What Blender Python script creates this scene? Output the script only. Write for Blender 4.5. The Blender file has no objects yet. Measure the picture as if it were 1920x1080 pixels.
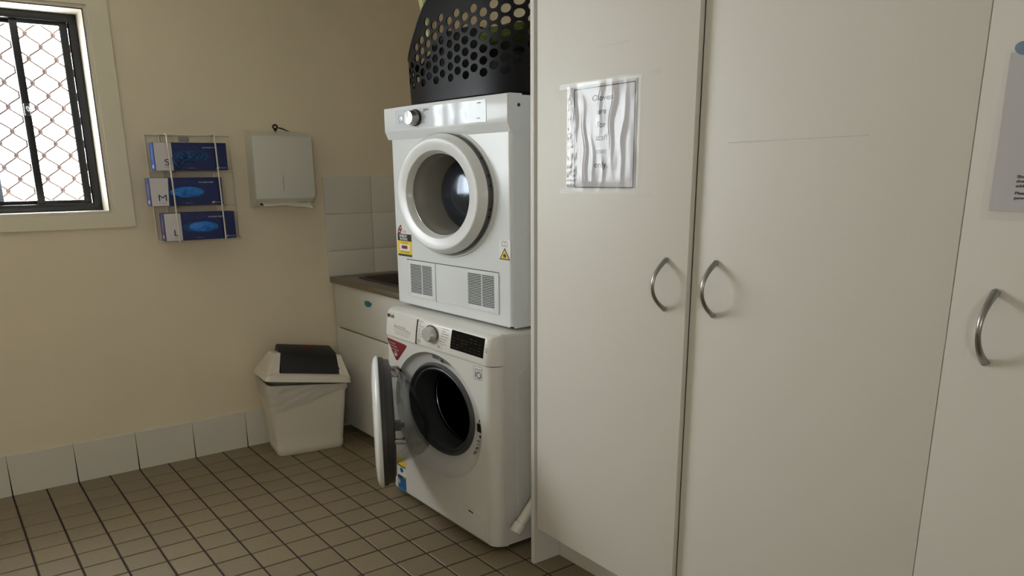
import bpy, bmesh, math, random
from mathutils import Vector, Matrix, noise
random.seed(7)
sc = bpy.context.scene
COL = sc.collection
PI = math.pi
AR = 1.354            # width/height stretch of the photographed place (round things are this much wider than tall)

# ------------------------------------------------------------------ camera
cam_d = bpy.data.cameras.new('camera')
cam = bpy.data.objects.new('camera', cam_d)
COL.objects.link(cam)
F_PX, CX, CY = 1474.478, 950.798, 722.877
cam_d.sensor_fit = 'HORIZONTAL'
cam_d.sensor_width = 36.0
cam_d.lens = F_PX / 1920 * 36.0
cam_d.shift_x = (960 - CX) / 1920
cam_d.shift_y = (CY - 540) / 1920
cam_d.clip_start = 0.05
_fwd = Vector((0.57005151, 0.77802368, -0.26404626)).normalized()
_rt = Vector((0.80503399, -0.59314866, -0.00974396))
_rt = (_rt - _fwd * _rt.dot(_fwd)).normalized()
_up = _rt.cross(_fwd)
cam.matrix_world = Matrix(((_rt.x, _up.x, -_fwd.x, -0.1531), (_rt.y, _up.y, -_fwd.y, -4.1763),
                           (_rt.z, _up.z, -_fwd.z, 1.4615), (0, 0, 0, 1)))
sc.camera = cam

# ------------------------------------------------------------------ daylight, exposure
world = bpy.data.worlds.new('sky')
sc.world = world
world.use_nodes = True
_bg = world.node_tree.nodes['Background']
_bg.inputs[0].default_value = (0.93, 0.97, 1.0, 1)
_bg.inputs[1].default_value = 29.5
sc.view_settings.view_transform = 'Standard'
sc.view_settings.look = 'None'
sc.view_settings.gamma = 1.0
sc.view_settings.exposure = 0.0
sc.view_settings.use_curve_mapping = False

def portal(name, loc, rot, sx, sy):
    ld = bpy.data.lights.new(name, 'AREA')
    ld.shape = 'RECTANGLE'; ld.size = sx; ld.size_y = sy
    ld.cycles.is_portal = True
    o = bpy.data.objects.new(name, ld); COL.objects.link(o)
    o.location = loc; o.rotation_euler = rot
    return o
WX0, WX1, WZ0, WZ1 = -0.93, 0.588, 1.293, 2.168      # window opening; unseen left part widened to keep the room lit
portal('window_portal', ((WX0 + WX1) / 2, 0.34, (WZ0 + WZ1) / 2), (-PI / 2, 0, 0), WX1 - WX0, WZ1 - WZ0)
W2X0, W2X1, W2Z0, W2Z1 = -1.62, -0.95, 1.45, 2.0     # added unseen fill window behind the viewer, brightens the window wall
portal('fill_window_portal', ((W2X0 + W2X1) / 2, -5.76, (W2Z0 + W2Z1) / 2), (PI / 2, 0, 0), W2X1 - W2X0, W2Z1 - W2Z0)

# ------------------------------------------------------------------ materials
def srgb(r, g, b):
    def f(c):
        c /= 255.0
        return c / 12.92 if c <= 0.04045 else ((c + 0.055) / 1.055) ** 2.4
    return (f(r), f(g), f(b), 1)

def mat(name, col, rough=0.5, metal=0.0, var=0.0, vscale=8.0, bump=0.0, bscale=120.0, rand=0.0, spec=0.5, coat=0.0, trans=0.0, alpha=1.0):
    m = bpy.data.materials.new(name); m.use_nodes = True
    nt = m.node_tree; b = nt.nodes['Principled BSDF']
    b.inputs['Base Color'].default_value = col
    b.inputs['Roughness'].default_value = rough
    b.inputs['Metallic'].default_value = metal
    b.inputs['Specular IOR Level'].default_value = spec
    b.inputs['Coat Weight'].default_value = coat
    b.inputs['Coat Roughness'].default_value = 0.05
    b.inputs['Transmission Weight'].default_value = trans
    b.inputs['Alpha'].default_value = alpha
    tc = nt.nodes.new('ShaderNodeTexCoord')
    if var or rand:
        n = nt.nodes.new('ShaderNodeTexNoise'); n.inputs['Scale'].default_value = vscale; n.inputs['Detail'].default_value = 5
        nt.links.new(tc.outputs['Object'], n.inputs['Vector'])
        mr = nt.nodes.new('ShaderNodeMapRange')
        mr.inputs['From Min'].default_value = 0.3; mr.inputs['From Max'].default_value = 0.7
        mr.inputs['To Min'].default_value = 1 - var; mr.inputs['To Max'].default_value = 1 + var
        nt.links.new(n.outputs['Fac'], mr.inputs['Value'])
        val = mr.outputs['Result']
        if rand:
            oi = nt.nodes.new('ShaderNodeObjectInfo')
            mr2 = nt.nodes.new('ShaderNodeMapRange')
            mr2.inputs['To Min'].default_value = 1 - rand; mr2.inputs['To Max'].default_value = 1 + rand
            nt.links.new(oi.outputs['Random'], mr2.inputs['Value'])
            mm = nt.nodes.new('ShaderNodeMath'); mm.operation = 'MULTIPLY'
            nt.links.new(val, mm.inputs[0]); nt.links.new(mr2.outputs['Result'], mm.inputs[1])
            val = mm.outputs[0]
        hv = nt.nodes.new('ShaderNodeHueSaturation')
        hv.inputs['Color'].default_value = col
        nt.links.new(val, hv.inputs['Value'])
        nt.links.new(hv.outputs['Color'], b.inputs['Base Color'])
    if bump:
        n2 = nt.nodes.new('ShaderNodeTexNoise'); n2.inputs['Scale'].default_value = bscale; n2.inputs['Detail'].default_value = 3
        nt.links.new(tc.outputs['Object'], n2.inputs['Vector'])
        bp = nt.nodes.new('ShaderNodeBump'); bp.inputs['Strength'].default_value = bump; bp.inputs['Distance'].default_value = 0.002
        nt.links.new(n2.outputs['Fac'], bp.inputs['Height'])
        nt.links.new(bp.outputs['Normal'], b.inputs['Normal'])
    return m

def film_mat(name, tint, gloss, rough=0.05, body=None, bodyfac=0.0):
    """thin clear sheet: transparent, glossy by fresnel, optional milky body"""
    m = bpy.data.materials.new(name); m.use_nodes = True
    nt = m.node_tree; nt.nodes.remove(nt.nodes['Principled BSDF'])
    out = nt.nodes['Material Output']
    tr = nt.nodes.new('ShaderNodeBsdfTransparent'); tr.inputs[0].default_value = tint
    gl = nt.nodes.new('ShaderNodeBsdfGlossy'); gl.inputs['Roughness'].default_value = rough
    lw = nt.nodes.new('ShaderNodeLayerWeight'); lw.inputs['Blend'].default_value = 0.5
    pw = nt.nodes.new('ShaderNodeMath'); pw.operation = 'POWER'; pw.inputs[1].default_value = 4.0
    fr = nt.nodes.new('ShaderNodeMath'); fr.operation = 'MULTIPLY_ADD'
    fr.inputs[1].default_value = gloss[1]; fr.inputs[2].default_value = gloss[0]
    nt.links.new(lw.outputs['Facing'], pw.inputs[0]); nt.links.new(pw.outputs[0], fr.inputs[0])
    mx = nt.nodes.new('ShaderNodeMixShader')
    nt.links.new(fr.outputs[0], mx.inputs[0])
    base = tr
    if body:
        df = nt.nodes.new('ShaderNodeBsdfDiffuse'); df.inputs[0].default_value = body
        tl = nt.nodes.new('ShaderNodeBsdfTranslucent'); tl.inputs[0].default_value = body
        ad = nt.nodes.new('ShaderNodeMixShader'); ad.inputs[0].default_value = 0.4
        nt.links.new(df.outputs[0], ad.inputs[1]); nt.links.new(tl.outputs[0], ad.inputs[2])
        m2 = nt.nodes.new('ShaderNodeMixShader'); m2.inputs[0].default_value = bodyfac
        nt.links.new(tr.outputs[0], m2.inputs[1]); nt.links.new(ad.outputs[0], m2.inputs[2])
        base = m2
    nt.links.new(base.outputs[0], mx.inputs[1]); nt.links.new(gl.outputs[0], mx.inputs[2])
    nt.links.new(mx.outputs[0], out.inputs[0])
    return m

M = dict(
    wall=mat('cream_wall_paint', srgb(226, 211, 183), 0.5, var=0.02, vscale=3, bump=0.12, bscale=220),
    trimpaint=mat('cream_gloss_paint', srgb(224, 213, 188), 0.4, bump=0.05, bscale=160),
    ceiling=mat('ceiling_white', srgb(225, 222, 212), 0.8),
    reveal=mat('reveal_white_paint', srgb(202, 194, 178), 0.4, bump=0.08, bscale=90),
    tile=mat('floor_tile_taupe', srgb(126, 111, 87), 0.42, var=0.06, vscale=60, rand=0.06, bump=0.1, bscale=500),
    grout=mat('dark_grout', srgb(38, 25, 16), 0.9),
    walltile=mat('white_wall_tile', srgb(214, 208, 194), 0.22, var=0.01, rand=0.01),
    wgrout=mat('pale_grout', srgb(150, 138, 116), 0.85),
    lam=mat('white_laminate', srgb(221, 217, 208), 0.5, bump=0.06, bscale=260, spec=0.3),
    lamedge=mat('laminate_edge', srgb(205, 196, 180), 0.4),
    dark=mat('cavity_dark', srgb(18, 16, 14), 0.8),
    blackalu=mat('black_aluminium', srgb(22, 22, 25), 0.35),
    greyalu=mat('weathered_aluminium', srgb(90, 92, 102), 0.45),
    meshmetal=mat('security_mesh_metal', srgb(84, 68, 64), 0.6, spec=0.2),
    chrome=mat('brushed_chrome', srgb(165, 164, 161), 0.28, 1.0),
    steel=mat('brushed_steel', srgb(150, 143, 132), 0.38, 1.0, bump=0.05, bscale=300),
    enamel=mat('white_enamel', srgb(224, 227, 227), 0.18, spec=0.12),
    enamel2=mat('white_plastic_gloss', srgb(222, 223, 221), 0.2, spec=0.25),
    wshell=mat('washer_enamel', srgb(220, 218, 211), 0.26, spec=0.3),
    greyplas=mat('mid_grey_plastic', srgb(88, 88, 88), 0.4),
    rubber=mat('grey_rubber', srgb(66, 66, 68), 0.5),
    darkplas=mat('dark_grey_plastic', srgb(50, 48, 46), 0.45),
    black=mat('black_plastic', srgb(14, 14, 15), 0.35),
    blackgloss=mat('black_display', srgb(5, 5, 6), 0.12, spec=0.15),
    drum=mat('drum_steel_dark', srgb(60, 58, 56), 0.35, 1.0),
    drumdark=mat('dryer_drum', srgb(92, 100, 112), 0.3, 0.9),
    tubegrey=mat('tinted_tube', srgb(150, 146, 138), 0.2),
    glass=film_mat('clear_glass', (0.97, 0.98, 0.98, 1), (.04, .6), 0.0),
    tglass=film_mat('tinted_glass', (0.45, 0.47, 0.5, 1), (.05, .6), 0.02),
    bowl=film_mat('bowl_glass', (0.80, 0.81, 0.81, 1), (.09, .6), 0.03, body=srgb(120, 120, 118), bodyfac=0.03),
    sleeve=film_mat('plastic_sleeve', (0.97, 0.97, 0.98, 1), (.035, .28), 0.16),
    tape=film_mat('sticky_tape', (0.93, 0.93, 0.92, 1), (.03, .3), 0.3),
    bag=film_mat('bin_bag_film', (0.95, 0.95, 0.94, 1), (.03, .3), 0.3, body=srgb(238, 234, 226), bodyfac=0.62),
    paper=mat('white_paper', srgb(204, 202, 203), 0.8),
    ink=mat('black_ink', srgb(40, 40, 42), 0.7),
    white=mat('white_print', srgb(228, 226, 222), 0.5),
    palegrey=mat('pale_grey_print', srgb(150, 150, 150), 0.6),
    wire=mat('white_coated_wire', srgb(222, 214, 198), 0.4),
    navy=mat('navy_card', srgb(24, 36, 92), 0.4),
    boxwhite=mat('white_card', srgb(212, 205, 205), 0.5),
    boxblue=mat('blue_card', srgb(40, 84, 168), 0.4),
    navytext=mat('navy_ink', srgb(40, 58, 96), 0.5),
    glove=mat('blue_nitrile', srgb(44, 122, 205), 0.5),
    gloved=mat('dark_blue_nitrile', srgb(12, 66, 118), 0.5),
    disp=mat('grey_powder_coat', srgb(212, 209, 196), 0.45, bump=0.05, bscale=300),
    towel=mat('paper_towel', srgb(225, 218, 202), 0.9, bump=0.3, bscale=300),
    binp=mat('beige_bin_plastic', srgb(216, 207, 190), 0.42, bump=0.05, bscale=200),
    binblack=mat('bin_flap_black', srgb(22, 23, 23), 0.42),
    red=mat('red_sticker', srgb(120, 26, 28), 0.5),
    maroon=mat('maroon_sticker', srgb(124, 20, 36), 0.4),
    yellow=mat('yellow_label', srgb(240, 205, 30), 0.45),
    teal=mat('teal_sticker', srgb(18, 120, 132), 0.4),
    blue=mat('blue_label', srgb(20, 96, 160), 0.45),
    lblue=mat('light_blue_label', srgb(70, 150, 215), 0.45),
    green=mat('dark_green_label', srgb(20, 44, 24), 0.45),
    basket=mat('black_basket_plastic', srgb(22, 22, 24), 0.4, bump=0.02, bscale=150, spec=0.1),
    olive=mat('olive_cloth', srgb(96, 108, 40), 0.9, var=0.2, vscale=20, bump=0.4, bscale=400),
    greycloth=mat('charcoal_cloth', srgb(34, 34, 36), 0.9, bump=0.4, bscale=400),
    straw=mat('pale_straw', srgb(226, 226, 172), 0.5),
    strawg=mat('green_straw', srgb(150, 158, 84), 0.5),
    pipe=mat('white_pipe_plastic', srgb(214, 210, 198), 0.35),
    sinkin=mat('sink_steel_dark', srgb(96, 94, 90), 0.4, 1.0),
    bluetack=mat('blue_putty', srgb(120, 138, 158), 0.8),
)

# ------------------------------------------------------------------ mesh helpers
class MB:
    def __init__(self): self.v = []; self.f = []
    def add(self, vs, fs):
        o = len(self.v); self.v += [tuple(p) for p in vs]; self.f += [tuple(i + o for i in f) for f in fs]; return self
    def box(self, x0, x1, y0, y1, z0, z1, b=0.0):
        x0, x1 = min(x0, x1), max(x0, x1); y0, y1 = min(y0, y1), max(y0, y1); z0, z1 = min(z0, z1), max(z0, z1)
        if b <= 0:
            return self.add([(x, y, z) for x in (x0, x1) for y in (y0, y1) for z in (z0, z1)],
                     [(0, 1, 3, 2), (4, 6, 7, 5), (0, 4, 5, 1), (2, 3, 7, 6), (0, 2, 6, 4), (1, 5, 7, 3)])
        bm = bmesh.new(); bmesh.ops.create_cube(bm, size=1)
        for v in bm.verts:
            v.co = Vector(((x0 + x1) / 2 + v.co.x * (x1 - x0), (y0 + y1) / 2 + v.co.y * (y1 - y0), (z0 + z1) / 2 + v.co.z * (z1 - z0)))
        bmesh.ops.bevel(bm, geom=bm.edges[:] + bm.verts[:], offset=b, segments=2, profile=0.6, affect='EDGES')
        bm.verts.index_update()
        self.add([v.co[:] for v in bm.verts], [[v.index for v in f.verts] for f in bm.faces]); bm.free(); return self
    def loft(self, rings, closed=True, cap0=False, cap1=False, loop=False):
        n = len(rings[0]); o = len(self.v)
        for r in rings: self.v += [tuple(p) for p in r]
        m = len(rings)
        for i in range(m if loop else m - 1):
            a = o + i * n; b = o + ((i + 1) % m) * n
            for k in range(n if closed else n - 1):
                k2 = (k + 1) % n
                self.f.append((a + k, a + k2, b + k2, b + k))
        if cap0: self.f.append(tuple(o + k for k in range(n))[::-1])
        if cap1: self.f.append(tuple(o + (m - 1) * n + k for k in range(n)))
        return self
    def tube(self, pts, r, n=8, caps=True):
        pts = [Vector(p) for p in pts]; rings = []
        rr = r if isinstance(r, (list, tuple)) else [r] * len(pts)
        prev = None
        for i, p in enumerate(pts):
            t = (pts[min(i + 1, len(pts) - 1)] - pts[max(i - 1, 0)]).normalized()
            if prev is None:
                a = Vector((0, 0, 1)) if abs(t.z) < 0.9 else Vector((1, 0, 0))
                u = t.cross(a).normalized()
            else:
                u = (prev - t * prev.dot(t)).normalized()
            prev = u; w = t.cross(u)
            rings.append([p + (u * math.cos(2 * PI * k / n) + w * math.sin(2 * PI * k / n)) * rr[i] for k in range(n)])
        return self.loft(rings, True, caps, caps)
    def lathe_x(self, prof, cy, cz, n=64, ar=AR, cap_last=False, cap_first=False):
        """elliptic rings about the x axis; prof = [(x, radius_z)]"""
        rings = []
        for it in prof:
            x, r = it[0], it[1]
            yy = cy + (it[2] if len(it) > 2 else 0); zz = cz + (it[3] if len(it) > 3 else 0)
            rings.append([(x, yy + ar * r * math.cos(2 * PI * k / n), zz + r * math.sin(2 * PI * k / n)) for k in range(n)])
        return self.loft(rings, True, cap_first, cap_last)
    def prism(self, poly, axis, a0, a1):
        """poly = list of 2d points in the other two axes (cyclic order x,y,z without axis)"""
        def mk(p, a):
            if axis == 'x': return (a, p[0], p[1])
            if axis == 'y': return (p[0], a, p[1])
            return (p[0], p[1], a)
        n = len(poly)
        return self.add([mk(p, a0) for p in poly] + [mk(p, a1) for p in poly],
                 [tuple(range(n))[::-1], tuple(range(n, 2 * n))] + [(k, (k + 1) % n, n + (k + 1) % n, n + k) for k in range(n)])
    def plate_hole(self, x, y0, y1, z0, z1, cy, cz, ry, rz, n=64):
        """flat plate in a plane of constant x with an elliptic hole"""
        inner = []; outer = []
        angs = [2 * PI * k / n for k in range(n)]
        cor = [math.atan2((c[1] - cz), (c[0] - cy)) % (2 * PI) for c in ((y1, z1), (y0, z1), (y0, z0), (y1, z0))]
        for c in cor:
            k = min(range(n), key=lambda q: abs((angs[q] - c + PI) % (2 * PI) - PI)); angs[k] = c
        for a in angs:
            dy, dz = math.cos(a), math.sin(a)
            t = 1e9
            if dy > 1e-9: t = min(t, (y1 - cy) / dy)
            if dy < -1e-9: t = min(t, (y0 - cy) / dy)
            if dz > 1e-9: t = min(t, (z1 - cz) / dz)
            if dz < -1e-9: t = min(t, (z0 - cz) / dz)
            outer.append((x, cy + dy * t, cz + dz * t))
            b = math.atan2(dz / rz, dy / ry)
            inner.append((x, cy + ry * math.cos(b), cz + rz * math.sin(b)))
        self.loft([inner, outer], True); return inner
    def xf(self, fn): self.v = [tuple(fn(Vector(p))) for p in self.v]; return self

def obj(name, mb, m, parent=None, off=(0, 0, 0), smooth=35, recalc=True, merge=True):
    me = bpy.data.meshes.new(name)
    off = Vector(off)
    me.from_pydata([tuple(Vector(p) - off) for p in mb.v], [], mb.f)
    if recalc:
        bm = bmesh.new(); bm.from_mesh(me)
        if merge: bmesh.ops.remove_doubles(bm, verts=bm.verts, dist=1e-6)
       
        bmesh.ops.recalc_face_normals(bm, faces=bm.faces); bm.to_mesh(me); bm.free()
    if smooth:
        me.shade_smooth(); me.set_sharp_from_angle(angle=math.radians(smooth))
    me.materials.append(M[m] if isinstance(m, str) else m)
    o = bpy.data.objects.new(name, me); COL.objects.link(o)
    if parent is None: o.location = off
    else: o.parent = parent
    if name in FINE: o['kind'] = 'stuff'
    return o

FINE = {'maker_print', 'punched_holes', 'bullet_marks', 'program_list', 'display_print', 'console_icon', 'warranty_print', 'rating_print', 'care_icons', 'fascia_print', 'label_print', 'label_stars', 'rim_screws', 'grille_slats', 'end_print', 'tape_residue', 'book_symbol', 'stalks', 'maker_logo'}
def thing(name, loc, label=None, cat=None, group=None, rotz=0.0, kind=None):
    o = bpy.data.objects.new(name, None); COL.objects.link(o)
    o.empty_display_size = 0.05
    o.location = loc; o.rotation_euler = (0, 0, rotz)
    tag(o, label, cat, group, kind); return o
def tag(o, label=None, cat=None, group=None, kind=None):
    if label: o['label'] = label
    if cat: o['category'] = cat
    if group: o['group'] = group
    if kind: o['kind'] = kind
    return o

def text_mb(s, size, org, u, v, stretch=AR, align='LEFT', bold=0.0, spacing=1.0):
    """flat lettering as mesh; org = world/local origin, u = reading direction, v = up"""
    cu = bpy.data.curves.new('t', 'FONT'); cu.body = s; cu.size = size; cu.align_x = align; cu.offset = bold
    cu.space_character = spacing; cu.resolution_u = 3
    ob = bpy.data.objects.new('t', cu); COL.objects.link(ob)
    dg = bpy.context.evaluated_depsgraph_get(); me = ob.evaluated_get(dg).to_mesh()
    mb = MB(); org = Vector(org); u = Vector(u) * stretch; v = Vector(v)
    mb.add([org + u * p.co.x + v * p.co.y for p in me.vertices], [tuple(p.vertices) for p in me.polygons])
    ob.evaluated_get(dg).to_mesh_clear()
    bpy.data.objects.remove(ob); bpy.data.curves.remove(cu)
    return mb
U_X = (0, -1, 0)      # reading direction on faces that look towards -x
UP = (0, 0, 1)
def textx(name, s, size, x, y, z, m, parent, align='LEFT', bold=0.0, slant=0.0, spacing=1.0, stretch=AR):
    u = Vector((0, -math.cos(slant), -math.sin(slant)))
    v = Vector((0, -math.sin(slant), math.cos(slant)))
    return obj(name, text_mb(s, size, (x, y, z), u, v, stretch, align, bold, spacing), m, parent, smooth=0, recalc=False)
def dashes(mb, x, y, z, w, h, seed=0):
    """illegible fine print: a row of tiny strokes running towards -y"""
    r = random.Random(seed); q = y; end = y - w
    while q > end:
        k = r.uniform(.5, 1.0) * h * 0.9
        mb.add([(x, q, z), (x, q - k, z), (x, q - k, z + h * r.uniform(.6, 1)), (x, q, z + h * r.uniform(.6, 1))], [(0, 1, 2, 3)])
        q -= k + h * r.uniform(.25, .5)
    return mb

# ------------------------------------------------------------------ room shell
RX0, RX1, RY0, ZC = -2.2, 2.42, -5.6, 2.62
fl = tag(obj('floor', MB().box(RX0 - .1, RX1 + .1, RY0 - .1, 0.3, -0.06, -0.004), 'grout'), 'dark grouted floor of square taupe tiles', kind='structure')
T = 0.14
gap = 0.0034
def tile_mb(w, d):
    b = 0.0022; x0, x1, y0, y1 = gap, w - gap, gap, d - gap
    return MB().add([(x0, y0, -.006), (x1, y0, -.006), (x1, y1, -.006), (x0, y1, -.006),
                     (x0 + b * .4, y0 + b * .4, -.0012), (x1 - b * .4, y0 + b * .4, -.0012), (x1 - b * .4, y1 - b * .4, -.0012), (x0 + b * .4, y1 - b * .4, -.0012),
                     (x0 + b, y0 + b, 0), (x1 - b, y0 + b, 0), (x1 - b, y1 - b, 0), (x0 + b, y1 - b, 0)],
                    [(0, 1, 5, 4), (1, 2, 6, 5), (2, 3, 7, 6), (3, 0, 4, 7), (4, 5, 9, 8), (5, 6, 10, 9), (6, 7, 11, 10), (7, 4, 8, 11), (8, 9, 10, 11)])
t_std = obj('floor_tile', tile_mb(T, T), 'tile', fl, smooth=0)
t_edge = obj('floor_tile', tile_mb(T, T * 1.125 - .004), 'tile', fl, smooth=0)
used = {0: False, 1: False}
def put_tile(i, j):
    src, k = (t_edge, 1) if j == 0 else (t_std, 0)
    o = src
    if used[k]:
        o = src.copy(); COL.objects.link(o); o.parent = fl
    used[k] = True
    o.location = (i * T, -(j + 1 + .125) * T, random.uniform(-.0005, 0.0003))
rest = MB()
tm = tile_mb(T, T); te = tile_mb(T, T * 1.125 - .004)
for i in range(-16, 18):
    for j in range(0, 39):
        if -2 <= i <= 12 and j <= 16: put_tile(i, j)
        else:
            s_ = te if j == 0 else tm
            rest.add([(p[0] + i * T, p[1] - (j + 1.125) * T, p[2]) for p in s_.v], s_.f)
tag(obj('floor_tile_field', rest, 'tile', fl, smooth=0, recalc=False), kind='stuff')

# back wall with window opening
wb = MB()
wb.box(RX0 - .12, WX0, 0, .2, 0, ZC).box(WX1, RX1 + .12, 0, .2, 0, ZC).box(WX0, WX1, 0, .2, 0, WZ0).box(WX0, WX1, 0, .2, WZ1, ZC)
wall_back = tag(obj('wall_back', wb, 'wall', smooth=0, recalc=False), 'cream painted wall with the barred window', kind='structure')
tag(obj('wall_right', MB().box(RX1, RX1 + .12, RY0, 0, 0, ZC), 'wall', smooth=0), 'cream wall behind the laundry machines and cupboards', kind='structure')
tag(obj('wall_left', MB().box(RX0 - .12, RX0, RY0, 0, 0, ZC), 'wall', smooth=0), 'cream wall opposite the cupboards', kind='structure')
wf = MB().box(RX0 - .12, W2X0, RY0 - .12, RY0, 0, ZC).box(W2X1, RX1 + .12, RY0 - .12, RY0, 0, ZC).box(W2X0, W2X1, RY0 - .12, RY0, 0, W2Z0).box(W2X0, W2X1, RY0 - .12, RY0, W2Z1, ZC)
tag(obj('wall_front', wf, 'wall', smooth=0, recalc=False), 'cream wall behind the viewer', kind='structure')
tag(obj('ceiling', MB().box(RX0 - .12, RX1 + .12, RY0 - .12, .2, ZC, ZC + .1), 'ceiling', smooth=0), 'plain white ceiling', kind='structure')

# splashback tiles on the back wall
zs = [(1.2365, 1.437), (1.034, 1.2345), (0.893, 1.032)]
xs = [1.667, 1.954, 2.241, 2.415]
for a in range(3):
    for b in range(3):
        obj('splashback_tile', MB().box(xs[a] + .001, xs[a + 1] - .001, -.007, .001, zs[b][0] + .0005, zs[b][1] - .0005, .0015), 'walltile', wall_back)
# skirting tiles: joints open towards the floor
bb = tag(obj('baseboard_back', MB().box(RX0 + .01, 1.675, -.0025, .001, 0, .198), 'grout', smooth=0), 'row of white skirting tiles under the window wall', kind='structure')
x = -1.96 - .2
k = 0
while x < 1.66:
    x1 = min(x + .28, 1.672)
    lo, hi = .0032, .0006
    mbk = MB().add([(x + lo, -.0015, 0), (x1 - lo, -.0015, 0), (x1 - hi, -.0015, .2), (x + hi, -.0015, .2),
                    (x + lo, -.008, 0), (x1 - lo, -.008, 0), (x1 - hi, -.008, .1975), (x + hi, -.008, .1975)],
                   [(4, 5, 6, 7), (0, 1, 5, 4), (1, 2, 6, 5), (2, 3, 7, 6), (3, 0, 4, 7)])
    obj('skirting_tile', mbk, 'walltile', bb, smooth=0)
    x = x + .28 if k else -1.96
    k += 1

# ------------------------------------------------------------------ window
win = thing('window_1', (0.03, 0, WZ0), 'white framed black aluminium sliding window with diamond security mesh', kind='structure')
wo = (0.03, 0, WZ0)
AX0, AX1, AZ0, AZ1 = WX0 - .105, 0.694, 1.218, 2.27
# flat architrave boards, mitred
ix0, ix1, iz0, iz1 = WX0 - .02, 0.608, 1.2835, 2.188
def trap(a, b, c, d, y0=-.014, y1=.0):
    pts = [a, b, c, d]
    return MB().add([(p[0], y1, p[1]) for p in pts] + [(p[0], y0, p[1]) for p in pts],
                    [(3, 2, 1, 0), (4, 5, 6, 7), (0, 1, 5, 4), (1, 2, 6, 5), (2, 3, 7, 6), (3, 0, 4, 7)])
obj('architrave', trap((AX1, AZ0), (AX1, AZ1), (ix1, iz1), (ix1, iz0)), 'trimpaint', win, wo, 0)
obj('architrave', trap((AX0, AZ1), (AX0, AZ0), (ix0, iz0), (ix0, iz1)), 'trimpaint', win, wo, 0)
obj('architrave', trap((AX0, AZ0), (AX1, AZ0), (ix1, iz0), (ix0, iz0)), 'trimpaint', win, wo, 0)
obj('architrave', trap((AX1, AZ1), (AX0, AZ1), (ix0, iz1), (ix1, iz1)), 'trimpaint', win, wo, 0)
# rounded white bead then reveal boards
def frame_ring(x0, x1, z0, z1, w, y0, y1, b=0.0):
    mb = MB()
    mb.box(x0, x0 + w, y0, y1, z0, z1, b).box(x1 - w, x1, y0, y1, z0, z1, b)
    mb.box(x0 + w, x1 - w, y0, y1, z0, z0 + w, b).box(x0 + w, x1 - w, y0, y1, z1 - w, z1, b)
    return mb
obj('bead', frame_ring(ix0, ix1, iz0, iz1, .0125, -.006, .0, .0025), 'reveal', win, wo)
obj('reveal', frame_ring(WX0 - .004, WX1 + .004, WZ0 - .004, WZ1 + .004, .0045, .0, .2), 'reveal', win, wo, 0)
# black outer frame, right sash, fixed sash
obj('outer_frame', frame_ring(WX0 + .001, WX1 - .001, WZ0 + .001, WZ1 - .001, .034, .15, .2, .002), 'blackalu', win, wo)
def sash(x0, x1, y, m, wside, wtop):
    mb = MB()
    z0, z1 = WZ0 + .03, WZ1 - .03
    mb.box(x0, x0 + wside, y, y + .02, z0, z1, .0015).box(x1 - wside, x1, y, y + .02, z0, z1, .0015)
    mb.box(x0 + wside, x1 - wside, y, y + .02, z0, z0 + wtop, .0015).box(x0 + wside, x1 - wside, y, y + .02, z1 - wtop, z1, .0015)
    s = obj('sash', mb, m, win, wo)
    obj('glass_pane', MB().box(x0 + wside, x1 - wside, y + .009, y + .012, z0 + wtop, z1 - wtop), 'glass', s, wo, 0)
    return s
sash(.318, .548, .168, 'blackalu', .032, .022)
s2 = sash(WX0 + .03, .352, .196, 'blackalu', .034, .022)
obj('mullion_post', MB().box(.135, .19, .222, .245, WZ0 + .03, WZ1 - .03, .002), 'greyalu', win, wo)
lk = MB().box(.322, .345, .148, .168, 1.722, 1.775, .004).tube([(.334, .148, 1.76), (.334, .13, 1.752), (.336, .124, 1.742)], .006)
obj('sash_lock', lk, 'darkplas', win, wo)
# diamond security mesh outside the glass
sm = MB(); PXM, PZM = .1145, .1085
nx0, nz0 = .3898, 2.0931
def strand(a, b, r=.0046):
    """two-bend strand between mesh nodes"""
    a, b = Vector(a), Vector(b)
    sm.tube([a, a.lerp(b, .12) + Vector((0, 0, (b.z - a.z) * .05)), a.lerp(b, .5), a.lerp(b, .88) - Vector((0, 0, (b.z - a.z) * .05)), b], r, 5, False)
for a in range(-20, 8):
    for b in range(-4, 22):
        for h in (0, 1):
            xn = nx0 + (a + .5 * h) * PXM; zn = nz0 + .1085 * 2 - (b + .5 * h) * PZM
            if not (WX0 - .03 < xn < WX1 + .06 and WZ0 - .06 < zn < WZ1 + .08): continue
            sm.tube([(xn, .3, zn + .013), (xn, .3, zn + .005), (xn, .3, zn - .005), (xn, .3, zn - .013)], [.005, .0115, .0115, .005], 6)
            for sx in (-1, 1):
                strand((xn + .004 * sx, .3, zn - .008), (xn + sx * PXM / 2 - .004 * sx, .3, zn - PZM / 2 + .008))
obj('security_mesh', sm, 'meshmetal', win, wo)
obj('mesh_frame', frame_ring(WX0 - .05, WX1 + .08, WZ0 - .09, WZ1 + .11, .03, .285, .315, .002), 'blackalu', win, wo)

fill_win = thing('fill_window', ((W2X0 + W2X1) / 2, RY0, W2Z0), 'added unseen white framed fill-light window behind the viewer', kind='structure')  # unseen opening added as fill light for the dim back wall
w2o = ((W2X0 + W2X1) / 2, RY0, W2Z0)
obj('fill_window_frame', frame_ring(W2X0, W2X1, W2Z0, W2Z1, .03, RY0 - .1, RY0 - .06, .002), 'reveal', fill_win, w2o)
obj('glass_pane', MB().box(W2X0 + .03, W2X1 - .03, RY0 - .083, RY0 - .079, W2Z0 + .03, W2Z1 - .03), 'glass', fill_win, w2o, 0)

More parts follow.
